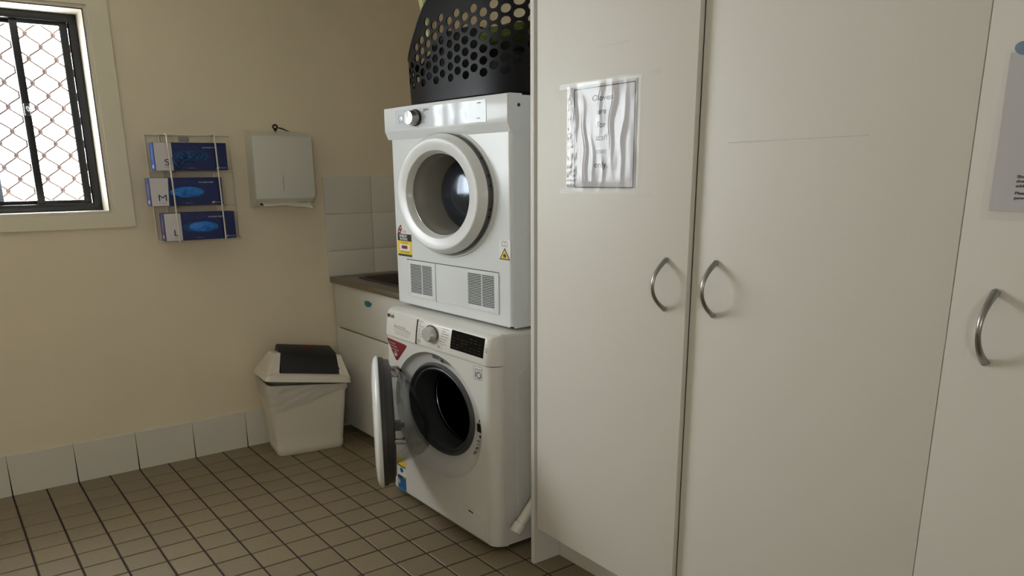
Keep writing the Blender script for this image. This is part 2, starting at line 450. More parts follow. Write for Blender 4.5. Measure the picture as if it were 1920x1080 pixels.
# ------------------------------------------------------------------ tall cupboards
CF = 1.542          # door front plane
ZT = 2.36
def bow_handle(parent, off, y, z0, z1, x):
    """slim bow handle, wider feet"""
    n = 18; rings = []
    zc, hz = (z0 + z1) / 2, (z1 - z0) / 2
    for i in range(n + 1):
        t = -1 + 2 * i / n
        d = .05 * (1 - abs(t) ** 2.2) + .002
        z = zc + hz * t
        sl = .05 * 2.2 * abs(t) ** 1.2 * (1 if t > 0 else -1) / hz
        tn = Vector((sl, 0, 1)).normalized(); nn = Vector((tn.z, 0, -tn.x))
        w = .0052 + .0042 * abs(t) ** 1.5; h = .0042 + .0022 * abs(t) ** 2
        c = Vector((x - d, y, z))
        rings.append([c + Vector((0, 1, 0)) * w * math.cos(2 * PI * k / 12) + nn * h * math.sin(2 * PI * k / 12) for k in range(12)])
    mb = MB().loft(rings, True, True, True)
    for z in (z0, z1):
        mb.tube([(x - .006, y, z), (x + .003, y, z)], .007, 10)
    h_ = obj('handle', mb, 'chrome', parent, off); h_['label'] = 'brushed chrome bow handle'
    return h_

def cupboard(y0, y1, label, endpanel=False):
    """carcass standing between y0 (near camera, smaller) and y1"""
    r = thing('tall_cupboard', (1.98, (y0 + y1) / 2, 0), label, 'cupboard', 'white laminate cupboards along the wall')
    off = (1.98, (y0 + y1) / 2, 0)
    fx = CF + .02
    obj('side_panel', MB().box(CF + .0 if endpanel else fx, 2.40, y1 - .019, y1, 0, ZT, .001), 'lamedge' if False else 'lam', r, off)
    obj('side_panel', MB().box(fx, 2.40, y0, y0 + .016, 0, ZT, .001), 'lam', r, off)
    obj('top_panel', MB().box(fx, 2.40, y0 + .016, y1 - .019, ZT - .018, ZT), 'lam', r, off, 0)
    obj('bottom_panel', MB().box(fx, 2.40, y0 + .016, y1 - .019, .15, .168), 'lam', r, off, 0)
    obj('back_panel', MB().box(2.392, 2.40, y0 + .016, y1 - .019, .168, ZT - .018), 'lam', r, off, 0)
    obj('kickboard', MB().box(1.667, 1.683, y0 + .016, y1 - .019, 0, .15, .001), 'lam', r, off)
    return r, off
def door(r, off, ya, yb, hy, hz0, hz1, ang=0.0, piv=None):
    d = obj('door', MB().box(CF, CF + .018, ya, yb, .157, ZT - .003, .0012), 'lam', r, off)
    h = bow_handle(d, off, hy, hz0, hz1, CF)
    if ang:
        p = Vector(piv) - Vector(off)
        d.matrix_local = Matrix.Translation(p) @ Matrix.Rotation(ang, 4, 'Z') @ Matrix.Translation(-p)
    return d
c1, o1 = cupboard(-3.419, -2.0085, 'white two-door tall cupboard next to the washer, door slightly ajar', True)
DANG = math.radians(-1.5)
door(c1, o1, -2.728, -2.046, -2.650, 1.075, 1.215, DANG, (CF + .009, -2.046, 0))
door(c1, o1, -3.4183, -2.7302, -2.811, 1.077, 1.219)
c2, o2 = cupboard(-4.83, -3.4205, 'white tall cupboard at the right picture edge with a notice on it')
door(c2, o2, -4.12, -3.4203, -3.502, 1.077, 1.220)
door(c2, o2, -4.815, -4.125, -4.73, 1.077, 1.220)
# scuff lines left by old tape on the second door
sf = MB()
zsc = [1.5235 + .0036 * k / 60 + .0011 * noise.noise(Vector((k * .21, 0, 4))) for k in range(61)]
for k in range(60):
    ya_, yb_ = -2.825 - .378 * k / 60, -2.825 - .378 * (k + 1) / 60; h_ = .0009 + .0006 * noise.noise(Vector((k * .4, 3, 1)))
    sf.add([(CF - .0004, ya_, zsc[k] - h_), (CF - .0004, yb_, zsc[k + 1] - h_), (CF - .0004, yb_, zsc[k + 1] + h_), (CF - .0004, ya_, zsc[k] + h_)], [(0, 1, 2, 3)])
scuff = obj('tape_residue', sf, mat('tape_residue_grey', srgb(204, 199, 187), 0.7), [c for c in c1.children if c.name.startswith('door')][1], o1, 0)

# ------------------------------------------------------------------ notice on door one
PY = -2.046
nroot = thing('gloves_notice', (CF, PY, 1.4), 'white Gloves are for staff use only notice in a crinkled plastic sleeve', 'notice', rotz=DANG)
# local frame: origin at the hinge line on the face, -x proud, -y to the right
nr = Vector((0, 0, 1.4)); NX = -.0024
def ny(y): return y - PY
obj('paper', MB().add([(NX, ny(-2.222), .008), (NX, ny(-2.512), .0085), (NX, ny(-2.511), .306), (NX, ny(-2.22), .303)], [(0, 1, 2, 3)]), 'paper', nroot, smooth=0, recalc=False)
bd = MB(); w_ = .0016
P0, P1, P2, P3 = (ny(-2.243), .008), (ny(-2.507), .0095), (ny(-2.505), .298), (ny(-2.238), .2955)
def seg(a, b, mb, x, w, ar=1.0):
    d = Vector((b[0] - a[0], b[1] - a[1])).normalized(); n = Vector((-d.y, d.x)) * w / 2
    mb.add([(x, a[0] + n.x * ar, a[1] + n.y), (x, b[0] + n.x * ar, b[1] + n.y), (x, b[0] - n.x * ar, b[1] - n.y), (x, a[0] - n.x * ar, a[1] - n.y)], [(0, 1, 2, 3)])
for a, b in ((P0, P1), (P1, P2), (P2, P3), (P3, P0)): seg(a, b, bd, NX - .0006, .0024, 1.3)
obj('printed_border', bd, 'ink', nroot, smooth=0, recalc=False)
for s, z in (('Gloves', 1.6575), ('are', 1.620), ('for', 1.582), ('staff', 1.545), ('use', 1.507), ('only.', 1.467)):
    textx('lettering', s, .0238, NX - .0007, ny(-2.3665), z - 1.4, 'ink', nroot, 'CENTER', bold=.0003)
# crinkled sleeve
sl = MB(); NU, NV = 60, 70
rs = random.Random(5)
for j in range(NV + 1):
    for i in range(NU + 1):
        u, v = i / NU, j / NV
        y = ny(-2.205) + (ny(-2.528) - ny(-2.205)) * u; z = -.004 + .318 * v
        crease = 0
        for (uc, a, s2_, ph) in ((.26, .005, .022, 0.3), (.5, .005, .022, 1.4), (.66, .006, .02, 2.2), (.36, .002, .03, .7), (.8, .002, .03, 3.0), (.1, .004, .03, 5.)):
            uu = uc + .03 * math.sin(v * 5 + ph) + .012 * math.sin(v * 17 + ph * 3)
            amp = a * (0.5 + .5 * math.sin(v * 4.2 + ph * 2)) 
            crease += amp * math.exp(-((u - uu) / s2_) ** 2)
        nz = noise.noise(Vector((u * 5, v * 3, 2.3))) * .0014 + noise.noise(Vector((u * 12, v * 6, 5.3))) * .0004
        if u < .14: nz += abs(noise.noise(Vector((u * 50, v * 22, 1.)))) * .004
        edge = min(1, min(v, 1 - v) * 12, u * 30, (1 - u) * 12)
        sl.v.append((NX - .0016 - (crease + abs(nz)) * max(edge, .12), y, z))
for j in range(NV):
    for i in range(NU):
        a = j * (NU + 1) + i; sl.f.append((a, a + 1, a + NU + 2, a + NU + 1))
obj('plastic_sleeve', sl, 'sleeve', nroot, smooth=60, recalc=False)
# punched binding strip and tape
st = MB()
for k in range(11):
    z = .012 + k * .0285
    st.add([(NX - .002, ny(-2.2125 + .0035 * math.cos(t_)), z + .004 * math.sin(t_)) for t_ in [2 * PI * q / 8 for q in range(8)]], [tuple(range(8))])
obj('punched_holes', st, 'palegrey', nroot, smooth=0, recalc=False)
tp = MB()
tp.add([(-.0008, ny(-2.163), .301), (-.0008, ny(-2.60), .308), (-.0008, ny(-2.60), .3225), (-.0008, ny(-2.163), .316)], [(0, 1, 2, 3)])
obj('tape_strip', tp, 'tape', nroot, smooth=0, recalc=False)
tp = MB().add([(-.0008, ny(-2.167), -.012), (-.0008, ny(-2.58), -.0125), (-.0008, ny(-2.58), .003), (-.0008, ny(-2.167), .003)], [(0, 1, 2, 3)])
obj('tape_strip', tp, 'tape', nroot, smooth=0, recalc=False)
obj('tape_residue', MB().add([(-.0006, ny(-2.336), .4045), (-.0006, ny(-2.476), .4045), (-.0006, ny(-2.476), .408), (-.0006, ny(-2.336), .408)], [(0, 1, 2, 3)]), 'tape', nroot, smooth=0, recalc=False)

# notice on the far right cupboard
n2 = thing('sleeved_notice', (CF, -3.465, 1.36), 'plain printed notice in a clear sleeve held by putty at the right picture edge', 'notice')
obj('paper', MB().add([(-.0025, -.002, .016), (-.0025, -.29, .016), (-.0025, -.29, .303), (-.0025, 0.0, .303)], [(0, 1, 2, 3)]), 'paper', n2, smooth=0, recalc=False)
s3 = MB()
for j in range(31):
    for i in range(25):
        u, v = i / 24, j / 30
        s3.v.append((-.0035 - .0025 * abs(noise.noise(Vector((u * 5, v * 4, 9)))) - .001 * math.sin(u * 9 + v * 3) ** 2, .008 - .31 * u + .006 * (1 - v), -.002 + .31 * v))
for j in range(30):
    for i in range(24):
        a = j * 25 + i; s3.f.append((a, a + 1, a + 26, a + 25))
obj('plastic_sleeve', s3, 'sleeve', n2, smooth=60, recalc=False)
for s, z in (('Should the', .078), ('the Power is', .0695), ('additional', .061), ('Please note', .0475), ('power to be', .0388)):
    textx('lettering', s, .0075, -.0033, -.0435, z, 'ink', n2, bold=.0002)
bl = MB()
for z in (.1645, .138, .121): bl.lathe_x([(-.0033, .0012)], -.0635, z, 8, cap_first=True)
obj('bullet_marks', bl, 'ink', n2, smooth=0, recalc=False)
pt = MB().lathe_x([(0, .012), (-.004, .0125), (-.007, .008), (-.008, .002)], -.023, .309, 14, cap_last=True)
obj('putty_blob', pt.xf(lambda p: Vector((p.x, p.y + .3 * (p.z - .309), p.z))), 'bluetack', n2)

# ------------------------------------------------------------------ laundry tub cabinet, bench top, sink
sc_o = (2.05, -.5, 0)
sk = thing('tub_cabinet', sc_o, 'white laminate cabinet under the laundry sink bench', 'cabinet')
obj('body', MB().box(1.71, 2.41, -1.0, -.982, .04, .858).box(1.71, 2.41, -.03, -.012, .04, .858).box(2.395, 2.41, -.982, -.03, .04, .858).box(1.71, 2.395, -.982, -.03, .04, .056), 'lam', sk, sc_o, 0)
obj('top_rail', MB().box(1.69, 1.709, -1.0, -.014, .612, .86, .0012), 'lam', sk, sc_o)
obj('filler_strip', MB().box(1.69, 1.709, -.048, -.014, .04, .611, .0012), 'lam', sk, sc_o)
obj('door', MB().box(1.69, 1.709, -1.0, -.05, .04, .604, .0012), 'lam', sk, sc_o)
obj('kickboard', MB().box(1.75, 1.766, -1.0, -.012, 0, .04), 'lam', sk, sc_o, 0)
st_ = MB()
N = 24; ring0 = []; ring1 = []
for k in range(N):
    t = 2 * PI * k / N
    yy = .044 * math.cos(t); zz = .0165 * math.sin(t) * (1 - .55 * max(0, -math.cos(t)) ** 1.2)
    a = -.12
    ring0.append((1.6895, -.43 + yy * math.cos(a) - zz * math.sin(a), .7885 + yy * -math.sin(a) * -1 * 1 + zz * math.cos(a)))
    ring1.append((1.6865, -.43 + .86 * yy, .7885 + .86 * zz + yy * .12))
st_.loft([ring0, ring1], True, False, True)
tl = obj('leaf_sticker', st_, 'teal', sk, sc_o); tl['label'] = 'teal teardrop-shaped sticker'
bt = MB()
SX0, SX1, SY0, SY1 = 1.80, 2.28, -.86, -.13
bz0, bz1 = .861, .890
bt.box(1.668, SX0, -1.005, -.009, bz0, bz1, .003).box(SX1, 2.415, -1.005, -.009, bz0, bz1, .003)
bt.box(SX0, SX1, SY1, -.009, bz0, bz1, .003).box(SX0, SX1, -1.005, SY0, bz0, bz1, .003)
tag(obj('bench_top', bt, 'steel', None, (2.0, -.5, bz0)), 'dull metal bench top edge above the sink cabinet', 'bench top')
tub = thing('laundry_sink', (2.04, -.495, .62), 'dark steel laundry sink bowl set into the bench', 'sink')
to = (2.04, -.495, .62)
def rr(x0, x1, y0, y1, z, r, n=5):
    pts = []
    for cx, cy, a0 in ((x1 - r, y1 - r, 0), (x0 + r, y1 - r, PI / 2), (x0 + r, y0 + r, PI), (x1 - r, y0 + r, 1.5 * PI)):
        for k in range(n + 1):
            a = a0 + PI / 2 * k / n; pts.append((cx + r * math.cos(a), cy + r * math.sin(a), z))
    return pts
tb = MB().loft([rr(SX0 - .022, SX1 + .022, SY0 - .022, SY1 + .022, .892, .05), rr(SX0 - .012, SX1 + .012, SY0 - .012, SY1 + .012, .8965, .05),
                rr(SX0 + .004, SX1 - .004, SY0 + .004, SY1 - .004, .892, .05), rr(SX0 + .012, SX1 - .012, SY0 + .012, SY1 - .012, .87, .05),
                rr(SX0 + .05, SX1 - .05, SY0 + .05, SY1 - .05, .66, .06)], True, False, True)
obj('bowl', tb, 'sinkin', tub, to)
obj('drain', MB().loft([[(2.04 + .04 * math.cos(a), -.495 + .04 * math.sin(a), .6605) for a in [2 * PI * k / 20 for k in range(20)]],
                        [(2.04 + .03 * math.cos(a), -.495 + .03 * math.sin(a), .663) for a in [2 * PI * k / 20 for k in range(20)]]], True, False, True), 'chrome', tub, to)

# ------------------------------------------------------------------ washing machine
wm = thing('washing_machine', (1.463, -1.876, 0), 'white front loader washing machine with open door and black display', 'washing machine')
W = .84; WD = .74
R_ = .046
def path(n=8, inset=0.0):
    """footprint of the rounded front seen from above, from right side to left side: (x, y)"""
    pts = []
    for k in range(n + 1):
        a = PI / 2 * k / n
        pts.append((R_ * (1 - math.sin(a)) + inset, R_ * .95 * (1 - math.cos(a)) + 0.0))
    for k in range(n + 1):
        a = PI / 2 * (1 - k / n)
        pts.append((R_ * (1 - math.sin(a)) + inset, W - R_ * .95 * (1 - math.cos(a))))
    return pts
def pathn(n=8):
    nr_ = [(0, -1)] + [(-math.sin(PI / 2 * k / n), -math.cos(PI / 2 * k / n)) for k in range(n + 1)]
    return nr_ + [(-a, -b) if False else (a, -b) for a, b in nr_[::-1]]
def path2(): return [(.062, .0005)] + path() + [(.062, W - .0005)]
ZB, ZF, ZTP = .02, .757, .872
body = MB()
x0, y0, y1 = .05, .004, W - .004
body.add([(x0, y0, ZB), (x0, y1, ZB), (x0, y1, .868), (x0, y0, .868), (WD, y0, ZB), (WD, y1, ZB), (WD, y1, .868), (WD, y0, .868)],
         [(4, 5, 6, 7), (0, 3, 7, 4), (1, 5, 6, 2), (0, 4, 5, 1), (3, 2, 6, 7)])
bo = obj('cabinet', body, 'wshell', wm, smooth=0)
sp = MB()
# pressed side panel outline
obj('side_pressing', MB().prism([(.12, .10), (.65, .10), (.65, .70), (.62, .74), (.16, .74), (.12, .70)], 'y', .001, .0045), 'wshell', bo, smooth=30)
obj('top_plate', MB().box(.0615, WD, .0005, W - .0005, .858, .8765, .004), 'wshell', wm)
# front panel: plate with hole plus rounded vertical edges
RC = (.416, .4765); RYZ = (.341, .263)
fp = MB()
pth = path()
ys_flat0, ys_flat1 = R_ * .95, W - R_ * .95
hole = fp.plate_hole(0, ys_flat0, ys_flat1, ZB + .014, ZF, RC[0], RC[1], RYZ[0], RYZ[1], 96)
zz_ = [ZB, ZB + .004, ZB + .014, ZF]
for seg_ in ([(.055, .0005)] + pth[:9], pth[9:] + [(.055, W - .0005)]):
    rings = []
    for z, ins in ((ZB, .02), (ZB + .004, .006), (ZB + .014, 0), (ZF, 0)):
        rings.append([(p[0] + ins, p[1], z) for p in seg_])
    fp.loft(rings, False)
fp.loft([[(ins, ys_flat0, z), (ins, ys_flat1, z)] for z, ins in ((ZB, .02), (ZB + .004, .006), (ZB + .014, 0))], False)
# dish round the door
n_ = 96
def ering(x, cy, cz, ry, rz): return [(x, cy + ry * math.cos(2 * PI * k / n_), cz + rz * math.sin(2 * PI * k / n_)) for k in range(n_)]
fp.loft([ering(0, RC[0], RC[1], .341, .263), ering(.004, RC[0], RC[1], .337, .259), ering(.014, .417, .48, .330, .252),
         ering(.026, .419, .49, .29, .222), ering(.03, .42, .495, .258, .197), ering(.034, .42, .496, .25, .19)], True)
obj('front_panel', fp, 'wshell', wm, smooth=40, merge=False)
# console
cp = MB(); prof = [(.002, ZF + .0015), (-.006, ZF + .003), (-.0075, ZF + .012), (-.003, .81), (.006, .858), (.013, .868), (.03, .8735), (.07, .8765)]
rings = []
for dx, z in prof: rings.append([(p[0] - q[0] * dx, p[1] - q[1] * (dx * .12 if dx > 0 else .3 * dx), z) for p, q in zip(path2(), pathn())])
cp.loft(rings, False)
con = obj('console', cp, 'wshell', wm, smooth=40)
def cx_(z):      # console face depth at height z
    if z < .81: return -.0075 + (.0045) * (z - .769) / (.81 - .769)
    return -.003 + .009 * (z - .81) / .048
def cplate(name, yA, yB, zA, zB, th, m, parent, y_round=0):
    mb = MB(); n = 4; f = []; 
    for i in range(n + 1):
        z = zA + (zB - zA) * i / n
        f.append([(cx_(z) - th, yA, z), (cx_(z) - th, yB, z)])
    mb.loft(f, False)
    mb.add([(cx_(zA) - th, yA, zA), (cx_(zA) - th, yB, zA), (cx_(zA) + .002, yB, zA), (cx_(zA) + .002, yA, zA)], [(0, 1, 2, 3)])
    mb.add([(cx_(zB) - th, yA, zB), (cx_(zB) - th, yB, zB), (cx_(zB) + .002, yB, zB), (cx_(zB) + .002, yA, zB)], [(0, 1, 2, 3)])
    for yy in (yA, yB):
        for i in range(n):
            za, zb = zA + (zB - zA) * i / n, zA + (zB - zA) * (i + 1) / n
            mb.add([(cx_(za) - th, yy, za), (cx_(zb) - th, yy, zb), (cx_(zb) + .002, yy, zb), (cx_(za) + .002, yy, za)], [(0, 1, 2, 3)])
    return obj(name, mb, m, parent)
cplate('drawer_gap', .5365, .546, ZF + .004, .8625, .0006, 'dark', con)
dr = cplate('detergent_drawer', .5445, .80, ZF + .0045, .862, .0022, 'wshell', con)
lg = MB(); seg((.735, .8065), (.588, .799), lg, cx_(.803) - .0028, .0016)
obj('grip_line', lg, 'ink', dr, smooth=0, recalc=False)
gr = MB().add([(cx_(.80) - .0026, .735, .803), (cx_(.80) - .0026, .585, .797), (cx_(.77) - .0024, .60, .772), (cx_(.77) - .0024, .72, .775)], [(0, 1, 2, 3)])
obj('grip_recess', gr, mat('grip_white', srgb(214, 211, 204), 0.1, coat=0.5), dr, smooth=0, recalc=False)
lgx = cx_(.838) - .0026
obj('logo_disc', MB().lathe_x([(lgx, .0085)], .7885, .8475, 20, cap_first=True), 'ink', dr, smooth=0, recalc=False)
textx('logo_lettering', 'LG', .0185, lgx, .7705, .8412, 'ink', dr, bold=.0007)
textx('drawer_lettering', 'Direct Drive 8kg', .0105, cx_(.81) - .0027, .731, .8095, 'palegrey', dr, slant=.02)
# dial
kc = (.4195, .8195)
kx = cx_(.82)
dl_ = obj('dial_ring', MB().lathe_x([(kx - .001, .0375), (kx - .003, .0375), (kx - .003, .0335), (kx - .001, .0335)], kc[0], kc[1], 48), 'darkplas', con)
obj('program_dial', MB().lathe_x([(kx, .0325), (kx - .014, .0315), (kx - .026, .0275), (kx - .0285, .025), (kx - .029, .001)], kc[0], kc[1], 48), mat('dial_silver', srgb(205, 202, 196), .25, .3), con)
pr_ = MB()
for q, (yy, cnt, sd) in enumerate(((.527, 7, 1), (.347, 7, 2))):
    for k in range(cnt):
        z = .8565 - k * .0102
        dashes(pr_, cx_(z) - .001, yy - (.004 * math.sin(k) if q else 0), z - .004 * q, random.Random(sd * 10 + k).uniform(.024, .05) if q else random.Random(k).uniform(.012, .036), .0038, sd * 100 + k)
obj('program_list', pr_, 'palegrey', con, smooth=0, recalc=False)
for (yy, zz) in ((.519, .7775), (.3515, .7795)):
    x_ = cx_(zz)
    b_ = obj('button', MB().lathe_x([(x_, .0115), (x_ - .002, .0112), (x_ - .0022, .0098), (x_ - .001, .009), (x_ - .0012, .001)], yy, zz, 24), 'wshell', con)
    obj('button_mark', MB().add([(x_ - .0026, yy + .006, zz - .004), (x_ - .0026, yy + .006, zz + .004), (x_ - .0026, yy - .005, zz)], [(0, 1, 2)]) if yy < .4 else
        MB().lathe_x([(x_ - .0026, .005), (x_ - .0026, .0036)], yy, zz, 16), 'ink', b_, smooth=0, recalc=False)
dsp = cplate('display', .048, .2725, .7875, .8605, .0022, 'blackgloss', con)
ds = MB()
for a in range(5):
    for b in range(7):
        zq = .797 + .0115 * a
        if random.random() < .75: dashes(ds, cx_(zq) - .0026, .262 - .03 * b, zq, .018, .0028, a * 9 + b)
obj('display_print', ds, mat('display_print_grey', srgb(50, 52, 54), .5), dsp, smooth=0, recalc=False)
ic = MB(); dashes(ic, cx_(.82) - .001, .037, .822, .012, .007, 4); dashes(ic, cx_(.82) - .001, .037, .812, .012, .007, 8)
obj('console_icon', ic, 'palegrey', con, smooth=0, recalc=False)
# gasket and drum
gk = MB(); gk.loft([ering(.036, .42, .4955, .262, .2), ering(.024, .42, .4955, .253, .192), ering(.018, .42, .4955, .247, .187), ering(.020, .42, .4955, .24, .181),
                    ering(.03, .42, .4955, .234, .176), ering(.026, .42, .4955, .226, .1695), ering(.03, .42, .4955, .218, .163), ering(.06, .42, .4955, .212, .158), ering(.12, .42, .4955, .213, .159), ering(.135, .42, .4955, .222, .166)], True)
obj('door_gasket', gk, 'rubber', wm, smooth=50)
dm = MB(); dm.loft([ering(.14, .42, .4955, .223, .166), ering(.155, .42, .4955, .25, .187), ering(.18, .42, .4955, .30, .222), ering(.60, .42, .4955, .30, .222)], True, False, True)
drm = obj('drum', dm, 'drum', wm, smooth=50)
for k in range(3):
    a = 2 * PI * k / 3 + .5
    cyy, czz = .42 + .27 * math.cos(a), .4955 + .2 * math.sin(a)
    obj('drum_paddle', MB().loft([[(x_, cyy + (-.03 * math.cos(a) if q in (1, 2) else .02 * math.cos(a)) + (.04 if q in (0, 1) else -.04) * math.sin(a), czz + (-.024 * math.sin(a) if q in (1, 2) else .02 * math.sin(a)) + (-.03 if q in (0, 1) else .03) * math.cos(a)) for q in range(4)] for x_ in (.2, .25, .5, .58)], True, True, True), 'darkplas', drm, smooth=30)
rim = MB(); rim.tube([(.146, .42 + .2235 * math.cos(t_), .4955 + .1665 * math.sin(t_)) for t_ in [2 * PI * k / 64 for k in range(65)]], .0018, 6)
obj('drum_rim', rim, 'chrome', drm)
# labels on the washer front
def rounded_poly(pts, r, n=5):
    out = []; m = len(pts)
    for i in range(m):
        p, a, b = Vector(pts[i]), Vector(pts[i - 1]), Vector(pts[(i + 1) % m])
        d1, d2 = (a - p).normalized(), (b - p).normalized()
        for k in range(n + 1):
            t = k / n; q1 = p + d1 * r * (1 - t); q2 = p + d2 * r * t
            out.append(q1.lerp(q2, t))
    return out
def sticker(name, pts, x, m, parent):
    return obj(name, MB().prism([(p[0], p[1]) for p in pts], 'x', x - .0008, x), m, parent, smooth=0)
ms = sticker('maroon_sticker', rounded_poly([(.818, .744), (.629, .7355), (.733, .645)], .02), 0, 'maroon', wm)
for s, yy, zz in (('- Less Noise', .797, .7245), ('- Less Vibration', .797, .712), ('- More Durability', .790, .6985)):
    textx('sticker_lettering', s, .0105, -.0012, yy, zz, 'boxwhite', ms, slant=.03, stretch=1.1)
obj('sticker_emblem', MB().lathe_x([(-.0012, .0115), (-.0012, .0098)], .738, .681, 20).lathe_x([(-.0012, .006)], .738, .679, 14, cap_first=True), 'boxwhite', ms, smooth=0, recalc=False)
ws = sticker('warranty_sticker', [(.1205, .6935), (.063, .6965), (.063, .7485), (.1205, .7465)], 0, 'white', wm)
bq = MB()
for a, b in (((.1195, .6945), (.064, .6972)), ((.064, .6972), (.064, .7477)), ((.064, .7477), (.1195, .7457)), ((.1195, .7457), (.1195, .6945))): seg(a, b, bq, -.0011, .0012)
dashes(bq, -.0011, .112, .7365, .042, .0028, 3); dashes(bq, -.0011, .114, .7305, .045, .0036, 4); dashes(bq, -.0011, .112, .6995, .042, .002, 5)
bq.lathe_x([(-.0012, .0125), (-.0012, .0088)], .084, .7145, 28)
bq.add([(-.0012, .110, .7035), (-.0012, .1045, .7035), (-.0012, .1045, .7265), (-.0012, .110, .7265)], [(0, 1, 2, 3)])
dashes(bq, -.0011, .091, .7135, .013, .0022, 6)
obj('warranty_print', bq, 'ink', ws, smooth=0, recalc=False)
el = sticker('water_rating_label', [(.775, .030), (.697, .030), (.697, .19), (.775, .19)], 0, 'white', wm)
for z0_, z1_, m_ in ((.03, .036, 'lblue'), (.036, .088, 'blue'), (.088, .101, 'ink'), (.146, .152, 'green'), (.152, .19, 'yellow')):
    obj('label_band', MB().box(-.0012, -.0008, .698, .774, z0_, z1_), m_, el, smooth=0)
obj('label_star', MB().lathe_x([(-.0012, .013)], .735, .13, 6, cap_first=True), 'blue', el, smooth=0, recalc=False)
textx('label_lettering', 'WATER', .011, -.0014, .73, .0905, 'white', el)
textx('label_lettering', '8', .03, -.0014, .772, .058, 'white', el)
rl = MB().prism([(.434, .7265), (.338, .708), (.338, .722), (.434, .7385)], 'x', .0085, .0095)
rs_ = obj('rating_plate', MB().add([(.0085, .436, .717), (.006, .337, .709), (.003, .337, .727), (.003, .436, .735)], [(0, 1, 2, 3)]), 'palegrey', wm, smooth=0, recalc=False)
rp = MB()
for a in range(4): dashes(rp, .0028 + .0012 * (3 - a) - .001, .43, .7195 + .0042 * a, .055, .003, a)
rp.add([(.004, .365, .7135), (.004, .345, .711), (.0022, .345, .7245), (.0022, .365, .7265)], [(0, 1, 2, 3)])
obj('rating_print', rp, 'ink', rs_, smooth=0, recalc=False)
obj('latch_slot', MB().box(.0035, .012, .079, .113, .482, .516, .003), 'black', wm)
for zz in (.528, .4655): obj('latch_screw', MB().lathe_x([(.006, .005), (.004, .0045), (.0038, .001)], .093, zz, 12), 'black', wm)
ics = MB()
for k, (yy, zz) in enumerate(((.103, .44), (.106, .425), (.108, .412), (.115, .405), (.12, .392), (.128, .385), (.133, .378))):
    dashes(ics, .0065, yy + .012, zz, .016, .009, k + 20)
obj('care_icons', ics, 'darkplas', wm, smooth=0, recalc=False)
ff = []
for k in range(13): ff.append((.2665 - .2125 * k / 12, .128 + .014 * math.sin(PI * (.12 + .8 * k / 12))))
flp = obj('filter_flap', MB().prism([(.054, .038), (.2665, .038)] + ff, 'x', -.0022, .0005), 'wshell', wm, smooth=30)
obj('flap_grip', MB().add([(-.0026, .177, .1335), (-.0026, .143, .1315), (-.0026, .143, .125), (-.0026, .177, .127)], [(0, 1, 2, 3)]), 'dark', flp, smooth=0, recalc=False)
for yy in (.07, W - .07):
    for xx in (.09, WD - .07):
        obj('foot', MB().loft([[(xx + r * math.cos(a), yy + r * math.sin(a), z) for a in [2 * PI * k / 14 for k in range(14)]] for z, r in ((0, .026), (.006, .028), (.012, .02), (.03, .016))], True, True, True), 'black', wm)
# open door (hinged on the left)
TH = math.radians(26.5)
E_ = Vector((-math.sin(TH), -math.cos(TH), 0)); NI = Vector((math.cos(TH), -math.sin(TH), 0))
HG = Vector((-.004, .757, .4765))
def dp(n, e, z):     # n inward, e from hinge towards latch, z above centre
    return HG + NI * n + E_ * e + Vector((0, 0, z))
DR, DZ = .338, .262
def dring(n, r, z=0, ky=DR, kz=DZ, cnt=72): return [dp(n, DR + ky * r * math.cos(2 * PI * k / cnt), z + kz * r * math.sin(2 * PI * k / cnt)) for k in range(cnt)]
wd = obj('door', MB().loft([dring(-.070, .985), dring(-.073, 1.0), dring(-.079, 1.0), dring(-.088, .97), dring(-.096, .88), dring(-.100, .7), dring(-.101, .4), dring(-.1015, .02)], True, False, True), 'enamel2', wm, smooth=50)
wd['label'] = 'open round white door cover'
obj('door_frame', MB().loft([dring(-.070, .978), dring(-.052, .972), dring(-.050, .95), dring(-.03, .938), dring(-.026, .925), dring(-.025, .86), dring(-.02, .84), dring(-.02, .79), dring(-.028, .77)], True), 'darkplas', wd, smooth=40)
bowl = []
for n, c, h, w in ((-.026, .022, .192, .265), (.006, .020, .184, .259), (.03, .014, .17, .248), (.06, -.004, .142, .222), (.09, -.026, .108, .185), (.112, -.043, .074, .14), (.123, -.05, .048, .1), (.128, -.053, .02, .05)):
    bowl.append([dp(n, DR + w * math.cos(2 * PI * k / 72), c + h * math.sin(2 * PI * k / 72)) for k in range(72)])
obj('glass_bowl', MB().loft(bowl, True, False, True), 'bowl', wd, smooth=60)
for z in (.13, -.12):
    obj('hinge', MB().box(-.03, .018, -.022, .02, z - .022, z + .022, .006).xf(lambda p: dp(p.x, p.y + .045, p.z)), 'greyplas', wd)
    obj('hinge_pin', MB().tube([dp(.016, .05, z), dp(.03, .045, z)], .012, 12), 'black', wd)
obj('latch_hook', MB().box(-.028, .014, 2 * DR - .08, 2 * DR - .05, -.008, .008, .002).box(.006, .016, 2 * DR - .088, 2 * DR - .04, -.008, .008, .002).xf(lambda p: dp(p.x, p.y, p.z)), 'chrome', wd)

